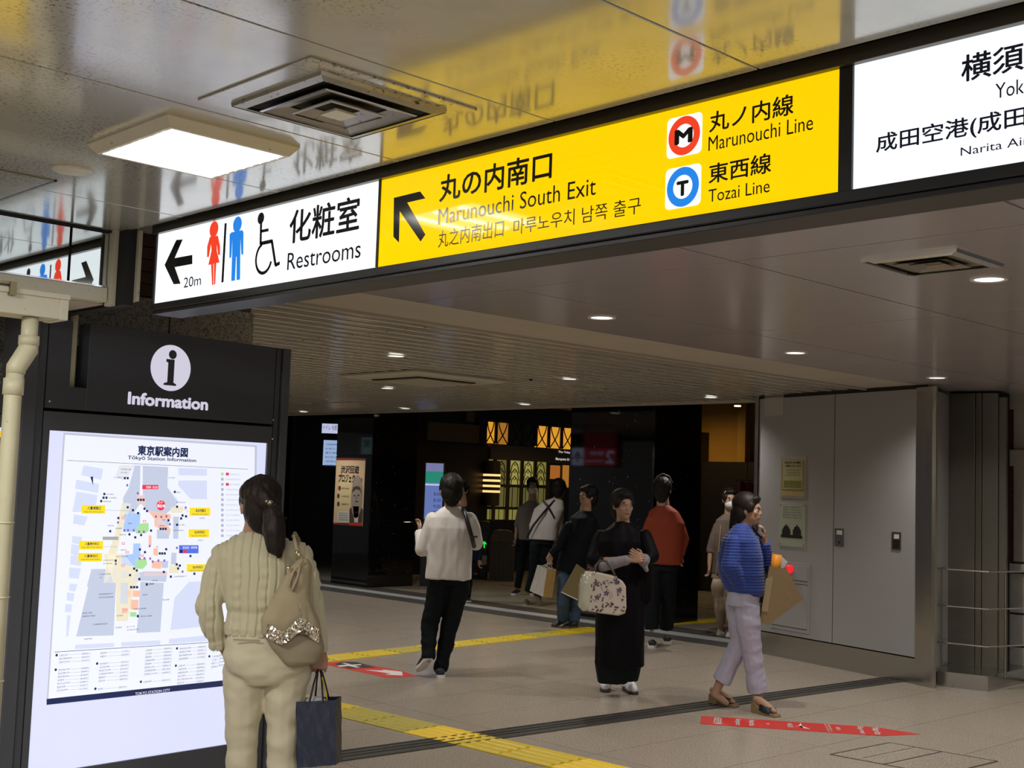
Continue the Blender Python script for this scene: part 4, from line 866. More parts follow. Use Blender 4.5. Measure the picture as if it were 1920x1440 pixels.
for k, (x0, x1, y0_, y1_, m) in enumerate(((815, 912, 112, 378, GA), (945, 1070, 118, 390, GA2), (1110, 1235, 135, 400, GT), (1245, 1380, 145, 410, GT), (1408, 1530, 160, 428, GA), (1560, 1680, 175, 440, GA), (1708, 1830, 185, 448, GA))):
    w_ = fb('lancet_window', x0, y0_, x1, y1_, m, -.02, .03)
    a, zt = PFc.px(*f1(x0, y0_)); b = PFc.px(*f1(x1, y0_))[0]; zb = PFc.px(*f1(x0, y1_))[1]; wd = b-a; mb = MB()
    for s in (0, 1):
        pts = []
        for q in range(9):
            t_ = q/8; xx = a+wd*(math.sin(t_*PI/2)*.9) if s == 0 else b-wd*(math.sin(t_*PI/2)*.9); pts.append(PFc.w(xx, zb+(zt-zb)*(1-math.cos(t_*PI/2))*.0+(zt-zb)*(t_**1.0)*1.0, .035))
        mb.tube(pts, .012, 5)
    ld = obj('leading', mb, M_lead, w_, origin=wpos(w_)); fb('mullion', x1, y0_-5, x1+32, y1_+5, M_wood, -.02, .05)
GP = [glow('pane_yellow', (.52, .46, .12), .55), glow('pane_dim', (.20, .18, .05), .5), glow('pane_olive', (.38, .34, .08), .5)]
for k, (x0, x1, m) in enumerate(((845, 895, 2), (930, 1055, 1), (1090, 1215, 0), (1245, 1370, 0), (1395, 1520, 2))):
    for r_, (y0_, y1_) in enumerate(((570, 860), (880, 1125), (1145, 1275))):
        mm = GP[m] if r_ == 0 else GP[1 if r_ == 1 else (2 if k < 3 else 1)]
        w_ = fb('door_pane', x0, y0_+(x0-845)*.03, x1, y1_+(x0-845)*.02, mm, -.02, .02)
        a, zt = PFc.px(*f1(x0, y0_+(x0-845)*.03)); b = PFc.px(*f1(x1, y0_))[0]; zb = PFc.px(*f1(x0, y1_+(x0-845)*.02))[1]; mb = MB()
        if r_ == 0:
            for q in range(3):
                zc = zt-(zt-zb)*(.15+.3*q); mb.tube([PFc.w(a+(b-a)*.1, zc-.18, .025), PFc.w(a+(b-a)*.25, zc-.02, .025), PFc.w((a+b)/2, zc+.04, .025), PFc.w(b-(b-a)*.25, zc-.02, .025), PFc.w(b-(b-a)*.1, zc-.18, .025)], .010, 5)
                mb.tube([PFc.w((a+b)/2+.03*math.cos(t_*PI/4), zc+.03*math.sin(t_*PI/4), .025) for t_ in range(9)], .006, 5)
        else:
            for q in (.25, .75): mb.tube([PFc.w(a+(b-a)*q, zb, .025), PFc.w(a+(b-a)*q, zt, .025)], .008, 5)
        obj('leading', mb, M_lead, w_, origin=wpos(w_))
    fb('mullion', x1, 565, x1+35, 1290, M_bronze, -.02, .05)
for y in (862, 1128): fb('transom', 845, y+10, 1560, y+28, M_bronze, -.02, .045)
fb('orange_pane', 1585, 640, 1685, 800, glow('pane_orange', (.55, .18, .03), .6)); fb('orange_pane', 1730, 640, 1790, 900, GA2)
PFc.text('The Tokyo Station', f1(1632, 500), f1(1756, 500), f1(1632, 470), glow('letter_light', (1, .9, .8), .9), e=.09, vis='The Tok')
PFc.text('Banquets & Restaurant', f1(1603, 585), f1(1756, 585), f1(1603, 550), glow('letter_light', (1, .9, .8), .9), e=.09, vis='Banquets &')
PFc.flush(wf)
# wall lamp
c = PFc.wp(*f1(818, 850), .16)
t = thing('wall_lamp', 'round bronze wall lamp with four glowing slits beside the yellow door panes', 'lamp', c-Vector((0, 0, .4)))
obj('shade', MB().tube([c-Vector((0, 0, .42)), c-Vector((0, 0, .40)), c+Vector((0, 0, .40)), c+Vector((0, 0, .42))], [.10, .155, .155, .10], 20), M_bronze, t, smooth=False)
for k in range(4): obj('light_slit', MB().tube([c+Vector((0, 0, -.17+k*.1)), c+Vector((0, 0, -.13+k*.1))], .162, 20), glow('lamp_slit_light', (1, .62, .22), 1.3), t)
obj('arm', MB().tube([c, c+Vector((0, .16, 0))], .03), M_bronze, t)
# litter bin with curved top
bc = onz(940, 1090, 0)
t = thing('litter_bin', 'dark ribbed bin with a rounded hood behind the masked man', 'bin', bc); bu = R0; bf = F0; w2, d2_ = .21, .4
zz = [(0, 0), (0, 1)]
def bring(z, k): return [bc+bu*(a*w2*k)+bf*(b*d2_/2+.2)+Vector((0, 0, z)) for a, b in ((-1,-1),(1,-1),(1,1),(-1,1))]
prof = [(-1, 0), (-1, .88), (-.93, .98), (-.75, 1.06), (-.4, 1.1), (.4, 1.1), (.75, 1.06), (.93, .98), (1, .88), (1, 0)]
M_bin = mat('bin_brown', (.045, .038, .033), rough=.4)
obj('body', MB().prism([bc+bu*(a*w2)+Vector((0, 0, z_*.78)) for a, z_ in prof], bf*.45), M_bin, t)
for k in range(9): obj('rib', MB().obox(bc+bu*(-w2+.02+k*.045)-bf*.012+Vector((0, 0, .05)), bu*.02, bf*.012, (0, 0, .6)), M_bin, t)
obj('hood_band', MB().obox(bc-bu*w2-bf*.015+Vector((0, 0, .68)), bu*(2*w2), bf*.015, (0, 0, .02)), M_bronze, t)
# gate pillar with green arrow
gc = onz(905, 1085, 0)
t = thing('ticket_gate', 'dark gate post with a green lit arrow left of the bin', 'ticket gate', gc)
obj('cabinet', MB().obox(gc-R0*.09, R0*.17, F0*.8, (0, 0, .98)), M_black, t, bevel=.02)
PGt = Plane(gc-F0*.003, R0); ca, cb_ = PGt.px(908, 1021)
GG = glow('arrow_green', (.02, .9, .05), 1.0)
PGt.poly([(ca, cb_+.06), (ca+.045, cb_+.01), (ca+.03, cb_), (ca+.01, cb_+.02), (ca+.01, cb_-.06), (ca-.01, cb_-.06), (ca-.01, cb_+.02), (ca-.03, cb_), (ca-.045, cb_+.01)], GG, .004, True); PGt.flush(t)
obj('card_reader', MB().obox(gc-R0*.06-F0*.02+Vector((0, 0, .24)), R0*.12, F0*.02, (0, 0, .16)), M_steeld, t)
# gold side wall, dark shop front
wg = struct('wall_gold', (17.2, 12, 0), MB().box(17.0, 17.2, 4, 13.9, 2.1, 3.12), M_gold)
obj('shop_fascia', MB().box(16.7, 17.0, 12.72, 13.9, 0, 2.62), M_dark, wg); obj('shop_base', MB().box(16.8, 17.0, 4, 12.72, 0, 2.13), M_dark, wg)
obj('shop_wall', MB().box(17.0, 17.3, 4, 13.9, 0, 2.1), M_dark, wg)
for y in (12.9, 13.5): obj('glass_pane', MB().box(16.68, 16.7, y, y+.5, 1.1, 2.1), mat('teal_glass', (.03, .05, .05), rough=.2), wg)
obj('gold_post', MB().box(16.8, 17.0, 11.85, 12.0, 2.13, 3.12), M_gold, wg)
t = thing('downlight', 'small warm spotlight in front of the gold wall', 'ceiling light', (16.0, 12.3, 3.12)); obj('lamp_face', MB().tube([onX(1383, 760, 15.2), onX(1383, 760, 15.2)-Vector((0, 0, .02))], .05, 14), glow('warm_lamp', (1, .8, .5), 2), t)
# red cloth far behind the woman with the white hairband
c = onX(1400, 940, 15.0)
t = thing('hanging_cloth', 'small dark red cloth hanging beside the grey wall edge', 'cloth', c-Vector((0, 0, .3)))
mb = MB(); rws = []
for k in range(9):
    y_ = -.16+k*.04; rws.append([c+Vector((.03*math.sin(k*1.7), y_, .26+(.03 if k % 3 == 0 else 0))), c+Vector((.03*math.sin(k*1.7+.5), y_, -.22))])
for k in range(8): mb.obox(rws[k][0], rws[k+1][0]-rws[k][0], rws[k][1]-rws[k][0], Vector((.01, 0, 0)))
obj('cloth', mb, mat('dark_red_cloth', (.22, .012, .015), rough=.7), t)
obj('hook_rod', MB().tube([c+Vector((0, 0, .3)), Vector((c.x, c.y, 3.12))], .006), M_bronze, t); obj('hook_rod', MB().tube([c+Vector((0, -.2, .3)), c+Vector((0, .2, .3))], .01), M_bronze, t)
# red platform-side sign that the second pillar mirrors (hangs behind the granite wall, lettering faces the pillar)
rsn = thing('hanging_sign', 'red and white sign seen only as a reflection in the black pillar', 'sign', (6, 15.9, 2.1))
ya, yb_ = onX(1155, 857, 17.64).y, onX(1070, 857, 17.64).y
PR = Plane((6.0, 0, 0), (0, 1, 0)); PR.n = Vector((1, 0, 0)); zt = onX(1110, 840, 17.64).z; zb = onX(1110, 873, 17.64).z
yw0, yw1 = onX(1072, 857, 17.64).y, onX(1094, 857, 17.64).y
obj('casing', MB().box(5.88, 5.995, ya-.05, yb_+.05, zb-.03, zt+.36), M_black, rsn)
GRd = glow('sign_dark_red', (.60, .03, .03), .55)
obj('red_face', MB().box(5.99, 6.0, ya, yw1, zb, zt), GRd, rsn); obj('white_face', MB().box(5.99, 6.0, yw1, yw0, zb, zt), SW, rsn); obj('red_face', MB().box(5.99, 6.0, ya, yw1, zt+.02, zt+.33), glow('sign_dim_red', (.3, .02, .02), .4), rsn)
obj('hanger', MB().box(5.92, 5.96, ya+.1, ya+.14, zt+.3, 2.64), M_black, rsn); obj('hanger', MB().box(5.92, 5.96, yb_-.14, yb_-.1, zt+.3, 2.64), M_black, rsn)
PR.text('2', (ya+.05, zb+.05), ya+.25, zt-.05, SW, e=.004, uv=True, bold=.01); PR.text('番線', (ya+.3, zb+.2), ya+.65, zt-.06, SW, e=.004, uv=True); PR.text('Track for express', (ya+.3, zb+.05), yw1-.05, zb+.12, SW, e=.004, uv=True)
yc = (yw0+yw1)/2; h_ = zt-zb
PR.poly([(yc-.02, zb+.06), (yc+.02, zb+.06), (yc+.02, zt-.14), (yc-.02, zt-.14)], M_ink, .004, True); PR.poly([(yc, zt-.05), (yc+.10, zt-.18), (yc+.06, zt-.19), (yc, zt-.12), (yc-.06, zt-.19), (yc-.10, zt-.18)], M_ink, .004, True)
PR.flush(rsn)
# white sign mirrored by the first pillar
ws = thing('hanging_sign', 'white sign seen only as a reflection in the poster pillar', 'sign', (6, 22.8, 2.1))
ya, yb_ = onX(700, 840, 17.64).y, onX(680, 840, 17.64).y; zt, zb = onX(690, 820, 17.64).z, onX(690, 852, 17.64).z
obj('casing', MB().box(5.88, 5.99, ya-.5, yb_+.02, zb-.03, zt+.03), M_black, ws); obj('white_face', MB().box(5.985, 6.0, ya, yb_, zb, zt), glow('screen_teal', (.30, .50, .52), .6), ws); obj('hanger', MB().box(5.92, 5.96, ya+.1, ya+.14, zt, 2.64), M_black, ws)
PR = Plane((6.0, 0, 0), (0, 1, 0)); PR.n = Vector((1, 0, 0)); PR.text('室', (ya+.06, (zb+zt)/2-.02), ya+.32, zt-.05, M_ink, e=.004, uv=True, bold=.01); PR.flush(ws)
# ================================================================== PEOPLE
def fdir(phi):   # 0 = away from the viewer, 90 = to the right of the picture, 180 = towards the viewer
    a = math.radians(phi); return (F0*math.cos(a)+R0*math.sin(a)).normalized()
Z = Vector((0, 0, 1))
def remesh(mb, vox, smooth=3, disp=None):
    me = bpy.data.meshes.new('tmp'); me.from_pydata(mb.v, [], mb.f); o = bpy.data.objects.new('tmp', me); COL.objects.link(o)
    r = o.modifiers.new('r', 'REMESH'); r.mode = 'VOXEL'; r.voxel_size = vox
    if smooth: s = o.modifiers.new('s', 'SMOOTH'); s.iterations = smooth; s.factor = .5
    dg = bpy.context.evaluated_depsgraph_get(); dg.update()
    m2 = bpy.data.meshes.new_from_object(o.evaluated_get(dg))
    bpy.data.objects.remove(o); bpy.data.meshes.remove(me)
    if disp:
        nv = len(m2.vertices); co = np.empty(nv*3); m2.vertices.foreach_get('co', co); co = co.reshape(-1, 3)
        no = np.empty(nv*3); m2.vertices.foreach_get('normal', no); no = no.reshape(-1, 3)
        co += no*disp(co, no)[:, None]; m2.vertices.foreach_set('co', co.ravel()); m2.update()
    return m2
def nz(co, s, seed=0.0, sz=None):
    out = np.empty(len(co)); sx, sy, szz = (s, s, sz if sz is not None else s)
    for i, (x, y, z) in enumerate(co): out[i] = noise.noise((x*sx+seed, y*sy+seed, z*szz+seed))
    return out
def wrinkle(amp, s=9, sz=14, seed=0): return lambda co, no: amp*(nz(co, s, seed, sz)+.5*nz(co, s*2.2, seed+5, sz*2.0))
def put(name, meshes, m, parent, smooth=True):
    """join evaluated meshes (world coordinates) into one object under parent"""
    bm = bmesh.new()
    for q in meshes: bm.from_mesh(q); bpy.data.meshes.remove(q)
    o0 = wpos(parent); bmesh.ops.translate(bm, verts=bm.verts, vec=-o0)
    me = bpy.data.meshes.new(name); bm.to_mesh(me); bm.free()
    if smooth: me.polygons.foreach_set('use_smooth', [True]*len(me.polygons))
    me.materials.append(m); o = bpy.data.objects.new(name, me); COL.objects.link(o); o.parent = parent; return o
def ringloft(mb, secs, lat, fwd, n=24):
    """secs: (centre, half width, half depth[, squareness])"""
    rings = []
    for c, a, b in secs:
        rings.append([c+lat*(a*abs(math.cos(t))**.85*(1 if math.cos(t) >= 0 else -1))+fwd*(b*abs(math.sin(t))**.9*(1 if math.sin(t) >= 0 else -1)) for t in [2*PI*i/n for i in range(n)]])
    if lat.cross(fwd).dot(secs[-1][0]-secs[0][0]) < 0: rings = rings[::-1]
    return mb.loft(rings)
def hand_mb(w, d, pn, side, curl=.5, s=1.0, thumb_in=.4):
    """w wrist, d finger direction, pn palm normal (palm faces pn), side +1/-1: thumb side = side * (d x pn)"""
    d = d.normalized(); pn = (pn-d*pn.dot(d)).normalized(); y = d.cross(pn)*side
    mb = MB()
    P = lambda a, b, c: w+(d*a+y*b+pn*c)*s
    mb.loft([[P(a, b*hw, c*th) for b, c in ((-1, -.6), (-.6, -1), (.6, -1), (1, -.6), (1, .6), (.6, 1), (-.6, 1), (-1, .6))] for a, hw, th in ((-.02, .024, .018), (.015, .030, .017), (.05, .040, .015), (.088, .040, .012))][::1 if side > 0 else -1])
    for b, L, r in ((-.030, .060, .0072), (-.010, .072, .0078), (.011, .078, .008), (.031, .070, .0078)):
        p = P(.080, b, 0); a = curl*.4; pts = [p]
        for k, f in enumerate((.45, .32, .23)):
            a2 = a; pts.append(pts[-1]+(d*math.cos(a2)+pn*math.sin(a2))*L*f*s); a += curl
        mb.limb(pts, [r*s, r*s*.95, r*s*.9, r*s*.8], 8)
    p = P(.02, .030, .004); q = P(.052, .056, .012+.012*thumb_in); e_ = P(.080, .060-.02*thumb_in, .020+.022*thumb_in); mb.limb([p, q, e_], [.012*s, .0098*s, .0085*s], 8)
    return mb
def hand_mesh(*a, vox=.0035, **k): return remesh(hand_mb(*a, **k), vox, 2)
def head_mb(mb, c, f, up=Z, s=1.0):
    """c = centre of the skull+face, f = facing"""
    f = f.normalized(); l = f.cross(up).normalized(); up = l.cross(f).normalized()
    P = lambda a, b, z: c+(l*a+f*b+up*z)*s
    mb.ell(P(0, -.012, .030), (l*.074*s, f*.093*s, up*.088*s), 20, 14)      # cranium
    mb.ell(P(0, .018, -.035), (l*.060*s, f*.068*s, up*.082*s), 18, 12)      # face
    mb.ell(P(0, .048, -.085), (l*.030*s, f*.030*s, up*.026*s), 12, 8)       # chin
    mb.ell(P(0, .084, .018), (l*.045*s, f*.010*s, up*.010*s), 12, 8)        # brow
    mb.loft([[P(-.008, .080, .012), P(.008, .080, .012), P(0, .092, .012)], [P(-.016, .078, -.030), P(.016, .078, -.030), P(0, .108, -.026)]][::-1])   # nose
    mb.ell(P(0, .088, -.030), (l*.015*s, f*.012*s, up*.009*s), 10, 6)
    mb.ell(P(0, .080, -.056), (l*.024*s, f*.010*s, up*.009*s), 12, 6)       # mouth
    for q in (-1, 1):
        mb.ell(P(q*.074, -.005, -.008), (l*.010*s, f*.020*s, up*.032*s), 10, 8)   # ears
        mb.ell(P(q*.040, .062, -.020), (l*.020*s, f*.018*s, up*.018*s), 10, 6)    # cheeks
    return mb
M_skin = mat('skin', (.40, .235, .16), rough=.5, spec=.4, var=(14, .06))
M_lip = mat('lips', (.32, .12, .10), rough=.5); M_eye = mat('eye_dark', (.015, .012, .01), rough=.1); M_eyew = mat('eye_white', (.6, .58, .55), rough=.2)
M_hair = mat('black_hair', (.008, .006, .006), rough=.55, spec=.25, bump=(160, .6, .004)); M_hairb = mat('brown_black_hair', (.012, .007, .006), rough=.5, spec=.3, bump=(160, .6, .004))
def face_bits(par, c, f, s=1.0, mask=None, tilt=Z):
    f = f.normalized(); l = f.cross(tilt).normalized(); up = l.cross(f).normalized()
    P = lambda a, b, z: c+(l*a+f*b+up*z)*s
    for q in (-1, 1):
        e_ = obj('eye', MB().ell(P(q*.031, .072, -.002), (l*.013*s, f*.012*s, up*.008*s), 12, 8), M_eyew, par, smooth=True)
        obj('iris', MB().ell(P(q*.031, .080, -.002), (l*.0062*s, f*.005*s, up*.0066*s), 10, 6), M_eye, e_, smooth=True)
        obj('eyebrow', MB().ell(P(q*.032, .084, .024), (l*.018*s, f*.006*s, up*.0035*s), 10, 6), M_hair, par, smooth=True)
    if mask is None: obj('mouth', MB().ell(P(0, .086, -.056), (l*.021*s, f*.007*s, up*.0065*s), 12, 6), M_lip, par, smooth=True)
    else:
        mb = MB().ell(P(0, .040, -.052), (l*.066*s, f*.068*s, up*.052*s), 20, 12)
        o = obj('face_mask', mb, mask, par, smooth=True)
def hair_cap(mb, c, f, s=1.0, back=.0, vol=1.0, low=-.02, up=Z):
    f = f.normalized(); l = f.cross(up).normalized()
    P = lambda a, b, z: c+(l*a+f*b+up*z)*s
    mb.ell(P(0, -.026, .046), (l*.084*s*vol, f*.096*s*vol, up*.086*s*vol), 22, 14)
    mb.ell(P(0, -.050, -.010), (l*.080*s*vol, f*.064*s*vol, up*.090*s*vol), 18, 12)
    mb.ell(P(0, -.052, -.052), (l*.062*s*vol, f*.042*s*vol, up*.065*s*vol), 16, 10)
    for q in (-1, 1): mb.ell(P(q*.062, .008, .022), (l*.022*s*vol, f*.052*s, up*.046*s), 12, 8)
    mb.ell(P(0, .050, .082), (l*.060*s, f*.038*s, up*.028*s), 14, 8)
    return mb
def neck_mb(mb, base, c, f, r=.060): mb.limb([base, base*.5+c*.5+Z*-.01, c-f*.02-Z*.03], [r*1.15, r, r*.95]); return mb
def shoe(par, heel, toe, m, sole=None, h=.075, w=.046, name='shoe', low=False, lift=0):
    """heel, toe: ground points in metres; builds upper and sole"""
    d = (toe-heel); L = d.length; d.normalize(); nn = d.cross(Z).normalized(); u = nn.cross(d).normalized()
    P = lambda a, b, z: heel+d*a*L+nn*b+u*z
    def ring(a, ww, z0_, z1_): return [P(a, ww*math.cos(t), z0_+(z1_-z0_)*(.5+.5*math.sin(t))) for t in [2*PI*i/14 for i in range(14)]]
    so = .022
    o = obj(name, MB().loft([ring(.0, w*.35, so*.5, h*.8), ring(.04, w*.8, so*.5, h), ring(.25, w*.9, so*.5, h*1.05), ring(.45, w*.9, so*.5, h*.9), ring(.7, w*1.05, so*.5, h*.62), ring(.9, w*.9, so*.5, h*.5), ring(1.0, w*.4, so*.5, h*.35)]), m, par, smooth=True)
    def flat(z): return [P(a, b, z) for a, b in ((-.03, -.5*w), (-.03, .5*w), (.15, .95*w), (.5, .9*w), (.75, 1.1*w), (.95, .8*w), (1.03, .3*w), (1.03, -.3*w), (.95, -.8*w), (.75, -1.1*w), (.5, -.9*w), (.15, -.95*w))]
    obj('sole', MB().loft([flat(0), flat(so)]), sole or M_white, o)
    return o
class Fig:
    def __init__(s, name_label, D, foot, phi, group=None, vox=.010):
        s.D = D; s.phi = phi; s.f = fdir(phi); s.l = s.f.cross(Z).normalized(); s.vox = vox
        b = s.p(*foot); b.z = 0; s.root = thing('person', name_label, 'person', b, group); s.body = MB()
    def p(s, x, y, dd=0): return dep(x, y, s.D+dd)
    def pxm(s): return FPX/s.D
    def fin(s, hands=(), smooth=3):
        me = [remesh(s.body, s.vox, smooth)]+list(hands); o = put('body', me, M_skin, s.root); return o

# ---------- woman reading the map (back view)
w = Fig('woman with a low ponytail seen from behind in a cream cable-knit sweater reading the map', 5.2, (500, 1600), -6, vox=.008)
p = w.p; f, l = w.f, w.l
hc = p(487, 948, .0); 
head_mb(w.body, hc, fdir(-25)); neck_mb(w.body, p(478, 1010), hc, fdir(-10), .052)
shL, shR = p(424, 1046), p(557, 1046)
elL, wrL = p(391, 1135, -.03), p(418, 1212, .03); elR, wrR = p(584, 1130, .0), p(600, 1218, .04)
ringloft(w.body, [(p(497, 1250), .15, .10), (p(495, 1180), .13, .09), (p(490, 1110), .14, .09), (p(490, 1050), .17, .09), (p(487, 1015), .10, .06)], w.l, f)
for a, b, c in ((shL, elL, wrL), (shR, elR, wrR)): w.body.limb([a, b, c], [.034, .032, .023])
hipL, hipR = p(455, 1250, .02), p(540, 1250, .02)
knL, anL = p(452, 1430, .02), p(450, 1580, .04); knR, anR = p(530, 1430, .0), p(532, 1582, .02)
anL.z = .08; anR.z = .08
for a, b, c in ((hipL, knL, anL), (hipR, knR, anR)): w.body.limb([a, b, c], [.05, .036, .03])
hw = [hand_mesh(wrR+Vector((0, 0, .0)), (p(597, 1262, .05)-wrR), (l*-1)*1.0 if False else -w.f*-1, -1, curl=1.15, s=.92), hand_mesh(wrL, p(440, 1245, .10)-wrL, l, 1, curl=.3, s=.9)]
w.fin(hw)
def ribs(co, no):
    # rounded vertical ribs with narrow grooves: angle around the torso axis or the sleeve axis decides the phase
    q = co-np.array(wpos(w.root)); lat = q@np.array(w.l); dep_ = q@np.array(w.f); z = q[:, 2]
    cx = (np.array(p(490, 1100))-np.array(wpos(w.root)))@np.array(w.l)
    ph = (lat-cx)/.036+ .06*np.sin(z*40)
    g_ = np.abs(((ph % 1)-.5)*2)        # 1 at groove
    groove = np.clip((g_-.62)/.38, 0, 1)**1.3
    cable = .0016*np.sin(z*2*PI/.045+np.floor(ph)*2.0)*(np.floor(ph) % 3 == 0)
    return -.0085*groove+cable+.004*nz(co, 7, 3.0, 9)
sw = MB()
ringloft(sw, [(p(497, 1190, .0), .163, .115), (p(497, 1176), .166, .12), (p(496, 1158), .155, .112), (p(494, 1146), .147, .107), (p(494, 1132), .160, .118), (p(492, 1110), .160, .122), (p(490, 1070), .172, .122), (p(490, 1045), .185, .115), (p(489, 1025), .172, .098), (p(487, 1008), .115, .078), (p(484, 996), .066, .060)], l, f, 32)
sw.limb([p(420, 1042), p(404, 1085, -.01), p(391, 1135, -.03), p(399, 1172, -.01), p(409, 1198, .02)], [.058, .056, .054, .050, .044])
sw.limb([p(409, 1198, .02), p(413, 1212, .03)], [.048, .044], flat=True)
sw.limb([p(561, 1042), p(574, 1085), p(583, 1130), p(591, 1180, .02), p(597, 1220, .03)], [.058, .057, .056, .052, .048], flat=True)
M_knit = mat('cream_cable_knit', (.52, .48, .33), rough=.85, sheen=.3, bump=(260, .35, .003))
put('sweater', [remesh(sw, .0042, 3, ribs)], M_knit, w.root)
tr = MB()
ringloft(tr, [(p(500, 1280), .10, .08), (p(500, 1258), .160, .115), (p(500, 1228), .182, .128), (p(498, 1205), .170, .118), (p(498, 1182), .150, .105)], l, f, 28)
tr.ell(p(460, 1228, -.045), (l*.086, f*.078, Z*.088)); tr.ell(p(541, 1228, -.045), (l*.086, f*.078, Z*.088))
tr.limb([p(459, 1262, .02), p(457, 1300, .02), p(456, 1345, .02), p(453, 1425, .03), Vector((anL.x, anL.y, .25)), Vector((anL.x, anL.y, .04))], [.094, .088, .076, .064, .062, .064], flat=True)
tr.limb([p(541, 1262, .02), p(536, 1300, .02), p(531, 1345, .02), p(530, 1425, .02), Vector((anR.x, anR.y, .25)), Vector((anR.x, anR.y, .04))], [.094, .088, .076, .064, .062, .064], flat=True)
M_trouser = mat('beige_trousers', (.56, .51, .37), rough=.75, bump=(40, .15, .004), var=(6, .05))
tro = put('trousers', [remesh(tr, .008, 8, wrinkle(.009, 8, 13, 2))], M_trouser, w.root)
a = w.p(437, 1199, -.135); b = w.p(487, 1201, -.135)
obj('back_pocket', MB().tube([a, b], .0035, 6), mat('pocket_seam', (.34, .30, .21), rough=.8), tro)
hr = MB(); hair_cap(hr, hc, fdir(-25), .99, vol=1.0)
hr.ell(p(482, 925, -.02), (l*.074, f*.080, Z*.066)); hr.limb([p(497, 935, -.08), p(510, 948, -.10)], [.05, .035])
put('hair', [remesh(hr, .006, 3, lambda co, no: .005*nz(co, 75, 1, 10))], M_hairb, w.root)
pt = MB(); pt.limb([p(506, 945, -.10), p(512, 965, -.14), p(514, 995, -.15), p(517, 1022, -.15), p(524, 1042, -.14)], [.024, .040, .048, .040, .012], 14)
put('ponytail', [remesh(pt, .006, 2, lambda co, no: .005*nz(co, 70, 1, 8))], M_hairb, w.root)
obj('hair_clip', MB().sph(p(507, 943, -.128), .013).sph(p(500, 940, -.13), .008).sph(p(514, 948, -.13), .008), mat('sparkling_clip', (.5, .42, .38), rough=.15, metal=1), w.root, smooth=True)
for q in (-1, 1): shoe(w.root, Vector((anL.x if q < 0 else anR.x, anL.y if q < 0 else anR.y, 0))-f*.06, Vector((anL.x if q < 0 else anR.x, anL.y if q < 0 else anR.y, 0))+f*.17, mat('beige_shoe', (.3, .24, .16), rough=.5))
# shoulder bag
bag = thing('shoulder_bag', 'slouchy beige tote with a sequin band hanging from the woman\'s right shoulder', 'bag', p(550, 1252, -.12))
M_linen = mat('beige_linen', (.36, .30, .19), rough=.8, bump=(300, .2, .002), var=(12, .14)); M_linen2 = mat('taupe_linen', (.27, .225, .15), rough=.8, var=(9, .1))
bgm = MB()
ringloft(bgm, [(p(548, 1190, -.14), .118, .050), (p(545, 1160, -.145), .112, .055), (p(548, 1120, -.15), .075, .05), (p(557, 1085, -.15), .055, .042), (p(566, 1060, -.15), .035, .034), (p(569, 1048, -.145), .016, .018)], l, f, 24)
bagbody = put('bag_body', [remesh(bgm, .006, 2, wrinkle(.012, 10, 5, 8))], M_linen, bag)
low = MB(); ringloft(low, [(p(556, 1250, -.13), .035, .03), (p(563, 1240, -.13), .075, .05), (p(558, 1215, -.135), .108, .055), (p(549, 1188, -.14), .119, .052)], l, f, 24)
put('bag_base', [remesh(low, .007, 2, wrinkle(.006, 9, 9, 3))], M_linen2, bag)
sq = mat('silver_sequins', (.52, .48, .38), rough=.22, metal=.85, bump=(150, 1.0, .01)); 
band = [p(503, 1182, -.195), p(518, 1192, -.205), p(530, 1196, -.205), p(543, 1188, -.21), p(556, 1176, -.21), p(566, 1170, -.21), p(580, 1180, -.20), p(597, 1192, -.17)]
mb = MB()
for k in range(7):
    for j in range(11):
        for i in range(5):
            t_ = (j+.5+.5*(i % 2))/11; q = band[k].lerp(band[k+1], min(1, t_))+Z*(.020-.010*i)-f*.010
            a_ = rnd.uniform(-.5, .5); b_ = rnd.uniform(-.5, .5); nn = (-f+l*a_+Z*b_).normalized(); uu = nn.orthogonal().normalized(); vv = nn.cross(uu); r_ = .0068
            mb.add([q+uu*r_*math.cos(t)+vv*r_*math.sin(t)+nn*.002 for t in [PI/3*z_ for z_ in range(6)]], [tuple(range(6))])
so_ = obj('sequins', mb, mat('sequin', (.85, .80, .68), rough=.12, metal=1), bag); so_['kind'] = 'stuff'
obj('sequin_band', MB().tube(band, .012, 8), sq, bag, smooth=True)
obj('flap_edge', MB().tube([p(569, 1050, -.19), p(550, 1072, -.21), p(540, 1100, -.215), p(548, 1106, -.215), p(557, 1085, -.215), p(563, 1060, -.20)], .005, 8), M_linen, bag, smooth=True)
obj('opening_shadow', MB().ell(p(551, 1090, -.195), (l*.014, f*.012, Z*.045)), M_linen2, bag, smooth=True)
obj('strap', MB().tube([p(569, 1050, -.16), p(558, 1035, -.15), p(552, 1012, -.115), p(553, 1000, -.02), p(560, 1012, .09), p(565, 1050, .12)], .008, 10), M_linen, bag, smooth=True)
for (x, y, dd) in ((551, 1006, -.10), (557, 1036, -.165), (561, 1040, -.165), (541, 1065, -.20)): obj('buckle', MB().sph(p(x, y, dd), .009, 10, 6), mat('gold_stud', (.9, .75, .4), rough=.15, metal=1), bag, smooth=True)
obj('center_seam', MB().tube([p(563, 1130, -.205), p(564, 1150, -.21), p(566, 1168, -.21)], .0025, 6), sq, bag)

